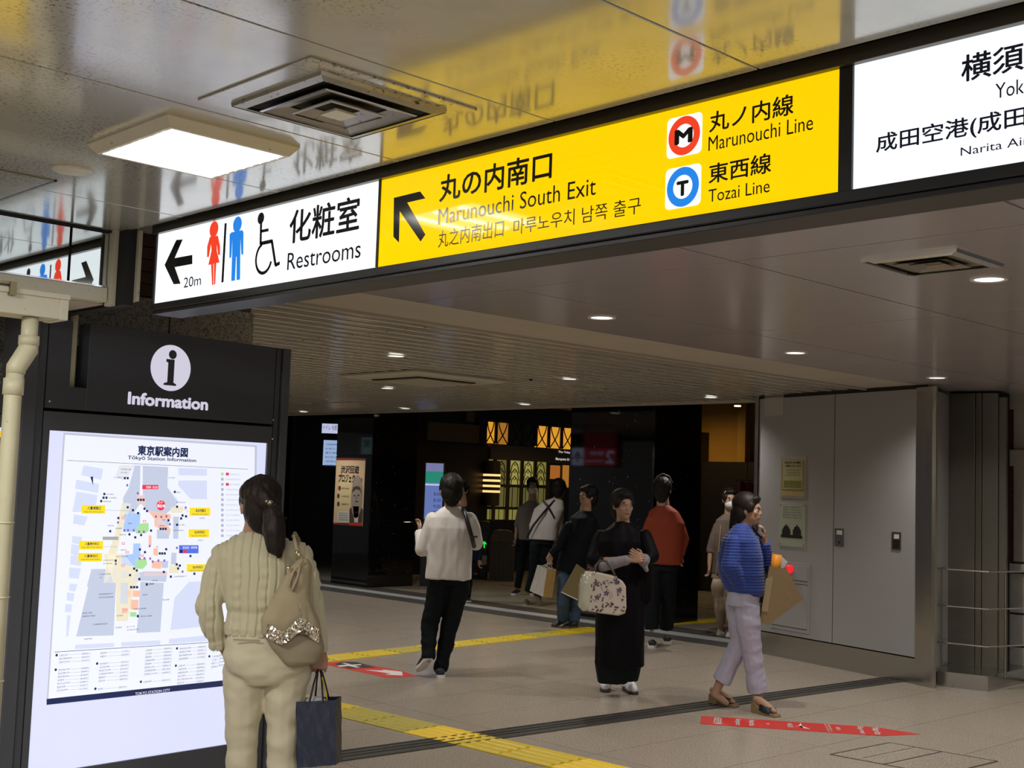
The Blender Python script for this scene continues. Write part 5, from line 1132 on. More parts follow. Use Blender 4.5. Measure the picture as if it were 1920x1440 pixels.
# navy paper shopping bag
def paper_bag(name, label, corners, D, dd, mats, handle_m, hand_pt, gap=.35, hr_=.004, seam=None):
    """corners px: top-left, top-right, bottom-right, bottom-left of the front face; dd: vector of depth (world)"""
    c = [dep(x, y, D) for x, y in corners]; t = thing(name, label, 'bag', (c[2]+c[3])/2)
    e = dd; n = (c[1]-c[0]).cross(c[3]-c[0]).normalized()
    if n.dot(CP-c[0]) < 0: n = -n
    # front and back sheets slightly bowed, sides folded in
    def sheet(a, b, c_, d, th, m, nm, bow=.0):
        N_ = 6; mb = MB(); G = []
        nn = (b-a).cross(d-a).normalized()
        for i in range(N_+1):
            for j in range(N_+1):
                q = (a.lerp(b, i/N_)).lerp(d.lerp(c_, i/N_), j/N_); G.append(q+nn*(bow*math.sin(PI*i/N_)*math.sin(PI*j/N_)+.0025*math.sin(i*2.3+j*1.7)))
        nv = len(G); up_ = nn*th; vs = G+[q+up_ for q in G]; fs = []
        for i in range(N_):
            for j in range(N_):
                k = i*(N_+1)+j; fs += [(k, k+1, k+N_+2, k+N_+1), (nv+k, nv+k+N_+1, nv+k+N_+2, nv+k+1)]
        for i in range(N_):
            k = i*(N_+1); fs += [(k, k+N_+1, nv+k+N_+1, nv+k), (k+N_, nv+k+N_, nv+k+2*N_+1, k+2*N_+1)]
            fs += [(i, nv+i, nv+i+1, i+1), (N_*(N_+1)+i, N_*(N_+1)+i+1, nv+N_*(N_+1)+i+1, nv+N_*(N_+1)+i)]
        obj(nm, mb.add(vs, fs), m, t, smooth=False)
    sheet(c[0], c[1], c[2], c[3], .0015, mats[0], 'front_sheet', .004); sheet(c[0]+e, c[1]+e, c[2]+e, c[3]+e, .0015, mats[0], 'back_sheet')
    sheet(c[0], c[0]+e, c[3]+e, c[3], .0015, mats[1], 'side_gusset'); sheet(c[1], c[1]+e, c[2]+e, c[2], .0015, mats[1], 'side_gusset'); sheet(c[3], c[2], c[2]+e, c[3]+e, .0015, mats[0], 'bottom_sheet')
    for k in (0, 1):
        o = e*k; a = c[0].lerp(c[1], gap)+o-(c[0]-c[3]).normalized()*.01; b = c[0].lerp(c[1], 1-gap)+o-(c[0]-c[3]).normalized()*.01
        h_ = hand_pt+(e.normalized()*.004*(k*2-1) if e.length else Vector())
        obj('handle', MB().tube([a, a.lerp(h_, .55)+(a-b)*.08, h_+(a-b).normalized()*.006, h_-(a-b).normalized()*.006, b.lerp(h_, .55)-(a-b)*.08, b], hr_, 8), handle_m, t, smooth=True)
    return t, c
M_navy = mat('navy_plastic', (.014, .022, .05), rough=.28, spec=.6, bump=(14, .5, .02)); M_navy2 = mat('navy_plastic_side', (.04, .04, .045), rough=.4)
pb, c = paper_bag('shopping_bag', 'navy blue shopping bag with black handles held by the woman at the map', [(556, 1316), (629, 1313), (630, 1434), (557, 1440)], 5.16, F0*.10+R0*.01, (M_navy, M_navy2), M_ink, p(599, 1254, .06), gap=.32)
obj('tissue', MB().ell(w.p(592, 1314, .02), (R0*.045, F0*.03, Z*.018)), mat('grey_tissue', (.42, .40, .44), rough=.6), pb, smooth=True)
obj('yellow_ribbon', MB().tube([w.p(604, 1270, -.0), w.p(612, 1300, .0), w.p(613, 1313, .0)], .003, 6), M_yel, pb)

# ---------- generic walker
def walker(label, D, foot, phi, J, top_m, leg_m, hair_m=None, shoe_m=None, vox=.011, mask=None, legr=(.088, .062, .052), armr=(.055, .047, .042), hs=1.0, look=None, hair=True, bare_arm=False, group=None, sole=None, torso=None, amp=.006, topname='top', handcurl=.7, longhair=False, no_shoes=False, headup=Z, sleeve_end=1.0, crop=0.0):
    w = Fig(label, D, foot, phi, group, vox); p = w.p; f, l = w.f, w.l
    lf_ = fdir(look) if look is not None else f
    hs *= 1.07; hc = p(*J['head'])-Z*.008; head_mb(w.body, hc, lf_, headup, hs); nb_ = p(*J['neck']); neck_mb(w.body, nb_, hc, lf_)
    T = J['torso']      # (px x, px y, dd, half width m, half depth m) from hem up
    secs = [(p(x, y, dd), a, b) for x, y, dd, a, b in T]
    ringloft(w.body, [(c, a*.8, b*.8) for c, a, b in secs], l, f)
    hands = []
    top = MB(); ringloft(top, secs, l, f, 28)
    for k in ('armL', 'armR'):
        if k not in J: continue
        a, b, c = [p(*q) for q in J[k]]
        c2 = b.lerp(c, sleeve_end); ti = min(secs, key=lambda q: abs(q[0].z-a.z))[0]; a = a.lerp(Vector((ti.x, ti.y, a.z)), .14)-Z*.012; w.body.limb([a-Z*.01, b, c], [.036, .032, .024])
        top.limb([a, a.lerp(b, .5), b, b.lerp(c2, .5), c2], [armr[0]*.98, armr[0]*.98, armr[1], (armr[1]+armr[2])/2, armr[2]], flat=True)
        hd = (p(*J['h'+k[3]])-c) if 'h'+k[3] in J else (c-b)
        hands.append(hand_mesh(c-hd.normalized()*.01, hd, J.get('pn'+k[3], -l if k == 'armL' else l), (1 if k == 'armL' else -1), vox=.0045, curl=handcurl, s=.95))
    leg = MB(); T0 = secs[0]; ringloft(leg, [(p(*J['hipc']), J['hipw'], .105), (secs[0][0]+Z*.06, J['hipw']*.92, .10)], l, f)
    for k in ('legL', 'legR'):
        if k not in J: continue
        a, b, c = [p(*q) for q in J[k]]; w.body.limb([a, b, c], [.055, .042, .030])
        c1 = b.lerp(c, 1-crop)
        leg.limb([a, a.lerp(b, .5), b, b.lerp(c1, .5), c1], [legr[0], (legr[0]+legr[1])/2*1.03, legr[1], (legr[1]+legr[2])/2, legr[2]], flat=True)
    w.fin(hands)
    if top_m: put(topname, [remesh(top, vox*.8, 3, wrinkle(amp, 9, 4, D))], top_m, w.root)
    if leg_m: put('trousers', [remesh(leg, vox*.8, 3, wrinkle(amp, 8, 14, D+3))], leg_m, w.root)
    if hair:
        h = MB(); hair_cap(h, hc, lf_, hs*1.02, vol=1.03, up=headup)
        if longhair: h.limb([hc-lf_*.06-Z*.02, hc-lf_*.07-Z*.12, hc-lf_*.06-Z*.20], [.075, .065, .04])
        put('hair', [remesh(h, .007, 3, lambda co, no: .006*nz(co, 70, 1, 14))], hair_m or M_hair, w.root)
    face_bits(w.root, hc, lf_, hs, mask, headup)
    for k in ('shL', 'shR'):
        if k not in J or no_shoes: continue
        h_, t_ = J[k]; a = p(*h_); b = p(*t_)
        if len(J[k]) == 2 and k+'g' not in J: a.z = max(a.z, 0); 
        if J.get(k+'ground', True): a.z = 0; b.z = 0
        shoe(w.root, a, b, shoe_m or M_ink, sole)
    return w
M_wtee = mat('white_cotton', (.66, .63, .62), rough=.8, sheen=.2, bump=(60, .08, .003)); M_bpant = mat('black_trousers', (.006, .009, .011), rough=.75, spec=.12)
M_nvs = mat('navy_sneaker', (.012, .016, .035), rough=.6)
D = depth_of(onz(825, 1268, 0))
man = walker('man walking away in a loose white long-sleeved top and black trousers', D, (825, 1268), -8, dict(
    head=(845, 918, 0), neck=(848, 950), torso=[(841, 1086, 0, .198, .13), (841, 1060, 0, .190, .128), (843, 1020, 0, .190, .125), (846, 990, 0, .205, .12), (848, 970, 0, .195, .10), (848, 958, 0, .12, .08), (848, 948, 0, .062, .06)],
    armL=[(806, 972, 0), (793, 1030, .0), (786, 998, .20)], armR=[(884, 972, 0), (892, 1018, .06), (884, 1015, .25)], hL=(788, 985, .24), hipc=(842, 1095, 0), hipw=.175,
    legL=[(823, 1098, 0), (806, 1168, .02), (803, 1236, -.08)], legR=[(862, 1098, 0), (843, 1172, .05), (826, 1258, .02)],
    shL=((806, 1236, -.12), (786, 1259, .02)), shLground=False, shR=((826, 1266, -.08), (822, 1260, .20))), M_wtee, M_bpant, shoe_m=M_nvs, legr=(.092, .074, .060), armr=(.068, .062, .045), hs=1.04, look=-15, topname='sweatshirt', amp=.012, vox=.010)
t = thing('sling_bag', 'black strap bag over the right shoulder of the man in the white top', 'bag', man.p(890, 1030, .05)); p = man.p
obj('strap', MB().tube([p(868, 955, -.02), p(872, 962, -.11), p(878, 985, -.14), p(885, 1008, -.13), p(889, 1025, -.05)], .018, 10), M_blackp, t, smooth=True)
obj('bag_body', MB().ell(p(892, 1000, .06), (man.l*.035, man.f*.07, Z*.13), 16, 10), M_blackp, t, smooth=True)
obj('buckle', MB().obox(p(884, 1008, -.16), man.l*.05, Z*.015, man.f*.02), M_blackp, t)

M_dknavy = mat('dark_navy_jacket', (.006, .013, .025), rough=.7, spec=.12); M_olive = mat('dark_green_cloth', (.02, .05, .015), rough=.7)
walker('person in a dark navy jacket half hidden behind the man in the white top', 17.3, (866, 1128), 170, dict(
    head=(866, 918, 0), neck=(867, 945), torso=[(868, 1050, 0, .20, .13), (868, 1000, 0, .20, .13), (868, 968, 0, .21, .11), (867, 950, 0, .07, .06)],
    armL=[(893, 968, 0), (900, 1010, 0), (898, 1050, -.05)], armR=[(843, 968, 0), (836, 1010, 0), (830, 1040, -.05)], hipc=(866, 1050, 0), hipw=.165,
    legL=[(877, 1050, 0), (878, 1090, 0), (876, 1118, 0)], legR=[(856, 1050, 0), (853, 1090, 0), (850, 1118, 0)], shL=((877, 1128, .1), (877, 1132, -.15)), shR=((850, 1128, .1), (850, 1132, -.15))), M_dknavy, M_bpant, look=200)
M_mask = mat('white_mask', (.62, .62, .64), rough=.7); M_grey_tee = mat('grey_brown_tee', (.17, .15, .14), rough=.8)
walker('man in a face mask and grey T-shirt standing in front of the yellow panes', 18.7, (985, 1112), 178, dict(
    head=(999, 911, 0), neck=(999, 937), torso=[(993, 1012, 0, .175, .12), (993, 975, 0, .175, .12), (996, 952, 0, .19, .1), (999, 938, 0, .07, .06)],
    armL=[(1019, 955, 0), (1024, 985, 0), (1020, 1012, -.05)], armR=[(974, 955, 0), (969, 985, 0), (967, 1010, -.05)], hipc=(991, 1015, 0), hipw=.165,
    legL=[(1001, 1018, 0), (1000, 1062, 0), (998, 1100, .1)], legR=[(981, 1018, 0), (977, 1062, 0), (970, 1102, 0)], shL=((998, 1108, .2), (1000, 1112, -.05)), shR=((972, 1110, .1), (962, 1113, -.12))), M_grey_tee, M_bpant, mask=M_mask, vox=.013, bare_arm=True, sleeve_end=.0)
M_shirt = mat('pale_shirt', (.46, .43, .42), rough=.75)
m5 = walker('dark-haired man in a pale shirt crossed by a dark strap, seen from behind', 17.0, (1018, 1135), 25, dict(
    head=(1049, 915, 0), neck=(1045, 940), torso=[(1018, 1012, 0, .20, .13), (1020, 985, 0, .21, .13), (1030, 955, 0, .215, .12), (1038, 940, 0, .14, .08), (1043, 934, 0, .06, .05)],
    armL=[(1008, 960, 0), (998, 985, .1), (1012, 1005, .15)], armR=[(1052, 955, 0), (1050, 985, 0), (1040, 1012, 0)], hipc=(1015, 1020, 0), hipw=.17,
    legL=[(1005, 1022, 0), (1000, 1070, 0), (990, 1110, .0)], legR=[(1024, 1022, 0), (1022, 1075, 0), (1008, 1118, -.1)], shL=((986, 1118, .1), (988, 1122, .3)), shR=((1000, 1110, -.1), (1012, 1133, -.05)), shRground=False), M_shirt, M_bpant, shoe_m=mat('tan_shoe', (.25, .21, .15), rough=.6), vox=.013, sole=mat('tan_sole', (.4, .36, .28), rough=.6))
t = thing('shoulder_strap', 'dark narrow strap across the back of the pale shirt', 'strap', m5.p(1010, 1000, 0)); p = m5.p
obj('strap_band', MB().tube([p(1040, 938, -.07), p(1020, 960, -.16), p(1000, 985, -.16), p(988, 1008, -.10)], .016, 8), M_blackp, t); obj('strap_band', MB().tube([p(1018, 938, -.02), p(1028, 950, -.14), p(1040, 972, -.15)], .014, 8), M_blackp, t)
M_coat = mat('black_coat', (.004, .006, .009), rough=.65, spec=.12); M_jean = mat('blue_denim', (.035, .075, .15), rough=.75, bump=(80, .2, .004), var=(9, .3))
m6 = walker('person in a black coat and blue jeans carrying a white paper bag', 14.5, (1065, 1182), -120, dict(
    head=(1102, 930, 0), neck=(1098, 955), torso=[(1068, 1070, 0, .20, .14), (1075, 1040, 0, .21, .14), (1088, 1000, 0, .22, .14), (1094, 972, 0, .20, .12), (1097, 958, 0, .08, .07)],
    armL=[(1062, 985, 0), (1048, 1025, -.05), (1032, 1040, -.08)], armR=[(1118, 985, .0), (1122, 1030, 0), (1112, 1060, .1)], hL=(1029, 1062, -.08), hipc=(1066, 1070, 0), hipw=.165,
    legL=[(1060, 1085, -.05), (1056, 1130, -.1), (1056, 1160, .02)], legR=[(1076, 1085, .05), (1078, 1130, .05), (1076, 1166, .05)], shL=((1062, 1163, .1), (1036, 1177, -.02)), shR=((1082, 1180, .0), (1056, 1181, -.08)), shLground=False), M_coat, M_jean, shoe_m=mat('dark_brown_shoe', (.02, .016, .012), rough=.5), sole=mat('brown_sole', (.10, .08, .06), rough=.6), legr=(.095, .078, .07), armr=(.06, .05, .045))
Mw = mat('white_paper', (.55, .55, .56), rough=.5); Mkr = mat('kraft_paper', (.42, .27, .10), rough=.7, var=(20, .08)); Mkr2 = mat('brown_kraft', (.24, .17, .085), rough=.65, bump=(18, .3, .01)); Mol = mat('olive_brown_board', (.20, .155, .07), rough=.6)
paper_bag('paper_bag', 'white paper bag with kraft brown sides held low by the person in jeans', [(1008, 1059), (1026, 1066), (1018, 1119), (993, 1108)], 14.3, dep(1043, 1068, 14.4)-dep(1026, 1066, 14.3), (Mw, Mkr), Mw, m6.p(1031, 1056, -.1))
bf_ = [dep(x, y, 14.3) for x, y in ((1081, 1057), (1106, 1075), (1098, 1132), (1052, 1110))]
t = thing('document_case', 'flat olive-brown square case tilted beside the floral handbag', 'case', bf_[3]); obj('cover', MB().prism(bf_, F0*.05), Mol, t, bevel=.004); obj('edge_binding', MB().tube([bf_[3]-F0*.005, bf_[2]-F0*.005], .006, 6), M_wpr, t)

# orange shirt
M_or = mat('orange_red_shirt', (.22, .024, .003), rough=.75)
m8 = walker('person in an orange-red shirt and black trousers walking away by the pillar', 13.0, (1232, 1212), 20, dict(
    head=(1243, 918, 0), neck=(1243, 945), torso=[(1245, 1058, 0, .20, .13), (1246, 1015, 0, .20, .13), (1247, 980, 0, .21, .12), (1245, 958, 0, .15, .09), (1244, 947, 0, .065, .06)],
    armL=[(1215, 975, 0), (1208, 1010, 0), (1212, 1045, .1)], armR=[(1276, 975, 0), (1284, 1012, -.02), (1277, 1040, -.05)], hipc=(1240, 1070, 0), hipw=.17,
    legL=[(1226, 1075, 0), (1222, 1130, 0), (1222, 1180, -.05)], legR=[(1252, 1075, 0), (1252, 1130, .1), (1250, 1178, .2)], shL=((1222, 1208, -.1), (1224, 1200, .15)), shR=((1250, 1195, .3), (1252, 1190, .5))), M_or, M_bpant, shoe_m=mat('black_sneaker', (.02, .02, .02), rough=.5), vox=.012, legr=(.098, .085, .075))
obj('head_arc', MB().tube([m8.p(1226, 905, .02), m8.p(1232, 893, 0), m8.p(1243, 888, 0), m8.p(1255, 893, 0), m8.p(1261, 905, 0)], .006, 8), mat('pale_grey_band', (.28, .27, .28), rough=.4), m8.root, smooth=True)  # pale grey arc across the crown of the head
# woman with hair band
M_brown = mat('taupe_top', (.14, .105, .09), rough=.8)
m9 = walker('woman with a white hairband and face mask in a taupe top, behind the blue sweater', 14.2, (1362, 1192), 175, dict(
    head=(1369, 936, 0), neck=(1369, 962), torso=[(1362, 1075, 0, .17, .12), (1364, 1035, 0, .165, .12), (1366, 1000, 0, .18, .11), (1368, 975, 0, .16, .09), (1369, 963, 0, .06, .05)],
    armL=[(1390, 985, 0), (1394, 1025, 0), (1386, 1060, -.1)], armR=[(1342, 985, 0), (1332, 1030, 0), (1330, 1062, -.08)], hR=(1329, 1082, -.08), hipc=(1360, 1085, 0), hipw=.165,
    legL=[(1368, 1090, 0), (1370, 1140, -.05), (1371, 1178, -.1)], legR=[(1351, 1090, 0), (1350, 1140, 0), (1352, 1178, .1)], shL=((1371, 1188, .05), (1368, 1195, -.15)), shR=((1352, 1186, .2), (1352, 1190, .0))), M_brown, mat('beige_skirt_trousers', (.30, .22, .15), rough=.8), mask=M_mask, shoe_m=mat('pale_shoe', (.4, .36, .34), rough=.5), vox=.012, hair_m=M_hairb, crop=.25, sleeve_end=.2)
obj('hairband', MB().tube([m9.p(1356, 930, -.02), m9.p(1360, 922, -.03), m9.p(1369, 918, -.03), m9.p(1378, 922, -.03), m9.p(1382, 930, -.02)], .006, 8), M_mask, m9.root, smooth=True)
t = thing('beige_handbag', 'small beige bag hanging beside the woman with the white hairband', 'bag', m9.p(1345, 1115, -.2)); ringloft(bm_ := MB(), [(m9.p(1345, 1118, -.2), .06, .03), (m9.p(1345, 1100, -.2), .075, .04), (m9.p(1345, 1085, -.2), .05, .02)], R0, F0, 16); obj('bag_body', bm_, mat('beige_leather', (.34, .25, .17), rough=.5), t, smooth=True); obj('strap', MB().tube([m9.p(1340, 1088, -.2), m9.p(1345, 1060, -.2), m9.p(1352, 985, -.1)], .006, 6), mat('beige_leather', (.34, .25, .17), rough=.5), t)

# ---------- person in black kimono with floral handbag
D = depth_of(onz(1165, 1306, 0))
k_ = Fig('person in a black kimono coat and white split-toe socks carrying a floral handbag', D, (1165, 1306), 150, vox=.009); p = k_.p; f, l = k_.f, k_.l
hc = p(1168, 948, 0); head_mb(k_.body, hc, fdir(160)); neck_mb(k_.body, p(1168, 985), hc, fdir(160), .05)
ringloft(k_.body, [(p(1165, 1150), .13, .1), (p(1165, 1080), .13, .1), (p(1166, 1010), .15, .1), (p(1168, 985), .06, .05)], l, f)
k_.body.limb([p(1210, 1005), p(1219, 1045, -.08), p(1202, 1048, -.20)], [.045, .036, .025]); k_.body.limb([p(1125, 1005), p(1117, 1052, -.08), p(1180, 1050, -.22)], [.045, .036, .025])
k_.body.limb([p(1148, 1150), p(1142, 1220), p(1140, 1262, .05)], [.08, .055, .03]); k_.body.limb([p(1180, 1150), p(1180, 1220), p(1178, 1262, .05)], [.08, .055, .03])
k_.fin([hand_mesh(p(1182, 1049, -.24), p(1200, 1046, -.26)-p(1182, 1049, -.24), Z*-.3-F0*-1, 1, curl=.9, s=.9, vox=.004), hand_mesh(p(1204, 1050, -.23), p(1190, 1040, -.25)-p(1204, 1050, -.23), F0, -1, curl=.8, s=.9, vox=.004)])
M_kim = mat('black_kimono_cloth', (.0035, .003, .0045), rough=.6, spec=.10); M_slv = mat('grey_under_sleeve', (.26, .24, .27), rough=.75)
km = MB()
ringloft(km, [(p(1162, 1248, .0), .205, .15), (p(1163, 1190), .205, .16), (p(1164, 1120), .195, .16), (p(1165, 1060), .185, .15), (p(1167, 1015), .20, .13), (p(1168, 996), .17, .10), (p(1168, 978), .065, .06)], l, f, 28)
km.limb([p(1208, 1008), p(1220, 1042, -.06), p(1212, 1050, -.12)], [.065, .07, .055]); km.limb([p(1128, 1008), p(1114, 1048, -.06), p(1130, 1056, -.10)], [.065, .07, .06])
km.limb([p(1212, 1060, -.05), p(1212, 1120, .0)], [.05, .06])
put('kimono_coat', [remesh(km, .008, 3, wrinkle(.012, 9, 3, 4))], M_kim, k_.root)
lg = MB(); ringloft(lg, [(p(1148, 1280, .03), .118, .10), (p(1148, 1240), .14, .13)], l, f, 20); ringloft(lg, [(p(1172, 1275, .06), .10, .1), (p(1175, 1240, .04), .12, .12)], l, f, 20)
put('hakama', [remesh(lg, .008, 3, wrinkle(.010, 14, 2, 9))], mat('black_hakama', (.006, .011, .012), rough=.7, spec=.12), k_.root)
sl_ = MB(); sl_.limb([p(1132, 1062, -.14), p(1150, 1056, -.18), p(1176, 1050, -.22)], [.045, .044, .040]); sl_.limb([p(1208, 1050, -.15), p(1204, 1050, -.20)], [.05, .042]); sl_.limb([p(1205, 1055, -.17), p(1212, 1068, -.16)], [.03, .02])
put('under_sleeve', [remesh(sl_, .007, 2, wrinkle(.006, 14, 14, 1))], M_slv, k_.root)
h = MB(); hair_cap(h, hc, fdir(160), 1.03, vol=1.05); h.sph(hc-fdir(160)*.11+Z*.03, .045); put('hair', [remesh(h, .007, 3)], M_hair, k_.root)
face_bits(k_.root, hc, fdir(160), 1.0)
M_tabi = mat('white_tabi', (.72, .71, .76), rough=.7); M_zori = mat('dark_zori', (.05, .02, .018), rough=.4)
for (hx, hy, tx, ty) in ((1135, 1290, 1133, 1316), (1172, 1294, 1210, 1312)):
    a, b = onz(hx, hy, 0), onz(tx, ty, 0); d = (b-a).normalized(); b = a+d*.24; a = a+Z*.0
    zo = obj('zori', MB().loft([[a+d*(.24*u_)+d.cross(Z)*(.043*v_)+Z*z_ for u_, v_ in ((-.04, -.6), (-.04, .6), (.3, .9), (.75, 1), (1.0, .5), (1.0, -.5), (.75, -1), (.3, -.9))] for z_ in (0, .022)]), M_zori, k_.root)
    tb_ = MB().limb([a+Z*.05, a+d*.08+Z*.06, a+d*.16+Z*.045, a+d*.205+Z*.038], [.042, .046, .042, .028]); tb_.limb([a+Z*.05, a+d*.02+Z*.12], [.040, .042])
    put('tabi', [remesh(tb_, .006, 3)], M_tabi, k_.root)
    for s_ in (-1, 1): obj('thong', MB().tube([a+d*.20+Z*.055, a+d*.14+d.cross(Z)*(.028*s_)+Z*.068, a+d*.07+d.cross(Z)*(.043*s_)+Z*.03], .005, 6), M_zori, k_.root)
# floral handbag
Dh = D-.30
hb = thing('floral_handbag', 'cream boxy handbag printed with purple flowers and leaves, dark handles', 'handbag', dep(1130, 1152, Dh))
ul = (dep(1172, 1150, Dh)-dep(1088, 1140, Dh)).normalized(); PH = Plane(dep(1130, 1112, Dh), ul, Z-ul*ul.z); PH.n = PH.u.cross(PH.v).normalized()
if PH.n.dot(CP-PH.P) < 0: PH.n = -PH.n
def hpx(x, y): return PH.px(x, y)
M_hb = mat('cream_canvas', (.56, .48, .42), rough=.55); M_hb2 = mat('cream_patent', (.50, .50, .40), rough=.18, coat=.8)
out = [hpx(*q) for q in ((1093, 1080), (1101, 1073), (1120, 1074), (1150, 1080), (1168, 1090), (1174, 1100), (1175, 1140), (1172, 1151), (1160, 1155), (1130, 1151), (1092, 1145), (1086, 1138), (1088, 1110), (1090, 1090))]
mb = MB(); cu = sum(a for a, b in out)/len(out); cv = sum(b for a, b in out)/len(out)
mb.loft([[PH.w(cu+(a-cu)*k, cv+(b-cv)*k, e_) for a, b in out] for k, e_ in ((.90, -.17), (1, -.15), (1, -.012), (.955, 0))])
obj('bag_body', mb, M_hb, hb, smooth=False, bevel=.004)
side = [hpx(*q) for q in ((1093, 1078), (1104, 1073), (1112, 1080), (1106, 1110), (1104, 1146), (1092, 1146), (1085, 1138), (1088, 1100))]
mb = MB(); su = sum(a for a, b in side)/8; sv = sum(b for a, b in side)/8
mb.loft([[PH.w(su+(a-su)*k, sv+(b-sv)*k, e_) for a, b in side] for k, e_ in ((1, -.16), (1, -.004), (.9, .010), (.4, .016))]); obj('side_panel', mb, M_hb2, hb, smooth=True)
MPu = mat('purple_print', (.07, .05, .12), rough=.6); MLf = mat('brown_leaf_print', (.09, .05, .045), rough=.6)
def leaf(x, y, a, s, m):
    u_, v_ = hpx(x, y); c_, s_ = math.cos(a), math.sin(a); pts = []
    for q in ((-1, 0), (-.3, .38), (.4, .35), (1, 0), (.4, -.35), (-.3, -.38)): pts.append((u_+(q[0]*c_-q[1]*s_)*s, v_+(q[0]*s_+q[1]*c_)*s))
    PH.poly(pts, m, .0025, True)
for (x, y) in ((1118, 1094), (1137, 1112), (1120, 1120), (1161, 1107), (1156, 1090)):
    for k in range(5): 
        a_ = 2*PI*k/5+.3; u_, v_ = hpx(x, y); cu_, cv_ = u_+math.cos(a_)*.013, v_+math.sin(a_)*.013
        PH.poly([(cu_+(q0*math.cos(a_)-q1*math.sin(a_))*.013, cv_+(q0*math.sin(a_)+q1*math.cos(a_))*.013) for q0, q1 in ((-1, 0), (0, .5), (1, 0), (0, -.5))], MPu, .003, True)
lv = random.Random(5)
for k in range(46):
    x, y = lv.uniform(1108, 1170), lv.uniform(1084, 1148)
    if x > 1150 and y < 1086: continue
    leaf(x, y, lv.uniform(0, 6.28), lv.uniform(.010, .016), MLf if k % 3 else MPu)
for k in range(9):
    x, y = lv.uniform(1110, 1160), lv.uniform(1086, 1140); a_ = lv.uniform(0, 6.28); PH.line((x, y), (x+12*math.cos(a_), y+12*math.sin(a_)), .0028, MLf, .0022)
PH.flush(hb)
for (x0, x1, xt, yt, e_) in ((1115, 1155, 1126, 1052, .0), (1119, 1158, 1130, 1048, -.10)):
    obj('handle', MB().tube([PH.wp(x0, 1078, e_-.02), PH.wp(x0+2, 1062, e_-.03), PH.wp(xt, yt, e_-.05), PH.wp(xt+12, yt+1, e_-.06), PH.wp(x1-6, 1068, e_-.04), PH.wp(x1, 1084, e_-.02)], .010, 8), M_blackp if e_ else mat('dark_leather_trim', (.06, .05, .035), rough=.4), hb, smooth=True)
obj('buckle', MB().sph(PH.wp(1114, 1074, .0), .012), M_chrome, hb, smooth=True); obj('buckle', MB().sph(PH.wp(1155, 1082, .0), .012), M_chrome, hb, smooth=True)

# ---------- woman in blue sweater striding right
D = depth_of(onz(1395, 1330, 0))
M_blue = mat('blue_ribbed_knit', (.014, .045, .27), rough=.75, sheen=.2); M_lil = mat('lilac_trousers', (.42, .42, .55), rough=.75)
def ribh(co, no): return .0028*np.sin(co[:, 2]*2*PI/.022)+.006*nz(co, 8, 2.0, 8)
b_ = Fig('woman in a blue ribbed sweater and pale lilac trousers striding to the right', D, (1395, 1330), 112, vox=.009); p = b_.p; f, l = b_.f, b_.l
hc = p(1404, 956, 0); head_mb(b_.body, hc, fdir(115)); neck_mb(b_.body, p(1394, 990), hc, fdir(115), .05)
ringloft(b_.body, [(p(1392, 1120), .13, .1), (p(1390, 1060), .12, .1), (p(1390, 1010), .14, .1), (p(1394, 990), .06, .05)], l, f)
aR = [p(1378, 1022, -.10), p(1370, 1062, -.16), p(1400, 1116, -.03)]; aL = [p(1412, 1024, .09), p(1440, 1060, .10), p(1432, 1012, .05)]
b_.body.limb(aL, [.034, .034, .025]); b_.body.limb(aR, [.034, .034, .025])
b_.body.limb([p(1385, 1120, .06), p(1390, 1195, .05), p(1346, 1288, .05)], [.085, .055, .034]); b_.body.limb([p(1398, 1120, -.05), p(1408, 1205, -.06), p(1423, 1312, -.06)], [.085, .055, .034])
b_.body.limb([p(1346, 1288, .05), p(1340, 1302, .05), p(1362, 1318, .05)], [.034, .032, .024]); b_.body.limb([p(1423, 1312, -.06), p(1417, 1324, -.06), p(1450, 1342, -.08)], [.034, .032, .024])
b_.fin([hand_mesh(aL[2], p(1432, 990, .03)-aL[2], -R0, 1, curl=.7, s=.9, vox=.004), hand_mesh(aR[2], p(1408, 1135, -.06)-aR[2], F0, -1, curl=.9, s=.9, vox=.004)])
bs_ = MB()
ringloft(bs_, [(p(1403, 1118, 0), .11, .10), (p(1396, 1105), .165, .15), (p(1390, 1075), .175, .17), (p(1388, 1040), .170, .165), (p(1389, 1012), .165, .135), (p(1391, 995), .12, .085), (p(1393, 983), .06, .055)], l, f, 28)
bs_.limb([p(1376, 1018, -.11), p(1370, 1062, -.16), p(1392, 1104, -.12)], [.062, .072, .055], flat=True); bs_.limb([p(1414, 1018, .10), p(1438, 1056, .10), p(1433, 1018, .05)], [.056, .058, .045], flat=True)
put('sweater', [remesh(bs_, .0065, 3, ribh)], M_blue, b_.root)
bt = MB(); ringloft(bt, [(p(1393, 1135), .155, .125), (p(1396, 1100), .14, .115)], l, f, 24)
bt.limb([p(1385, 1132, .06), p(1386, 1165, .05), p(1389, 1200, .05), p(1368, 1245, .05), p(1352, 1278, .05)], [.10, .090, .076, .072, .074], flat=True); bt.limb([p(1399, 1132, -.05), p(1403, 1170, -.06), p(1408, 1210, -.06), p(1416, 1260, -.06), p(1421, 1298, -.06)], [.10, .092, .078, .074, .076], flat=True)
put('trousers', [remesh(bt, .008, 3, wrinkle(.008, 9, 13, 6))], M_lil, b_.root)
h = MB(); hair_cap(h, hc, fdir(115), 1.03, vol=1.05); h.limb([hc-fdir(115)*.08+Z*-.03, hc-fdir(115)*.10-Z*.14], [.06, .05]); put('hair', [remesh(h, .007, 3)], M_hairb, b_.root); face_bits(b_.root, hc, fdir(115), 1.0)
M_slide = mat('dark_navy_leather', (.015, .018, .03), rough=.4); M_cork = mat('cork_wedge', (.24, .17, .09), rough=.7, var=(40, .3))
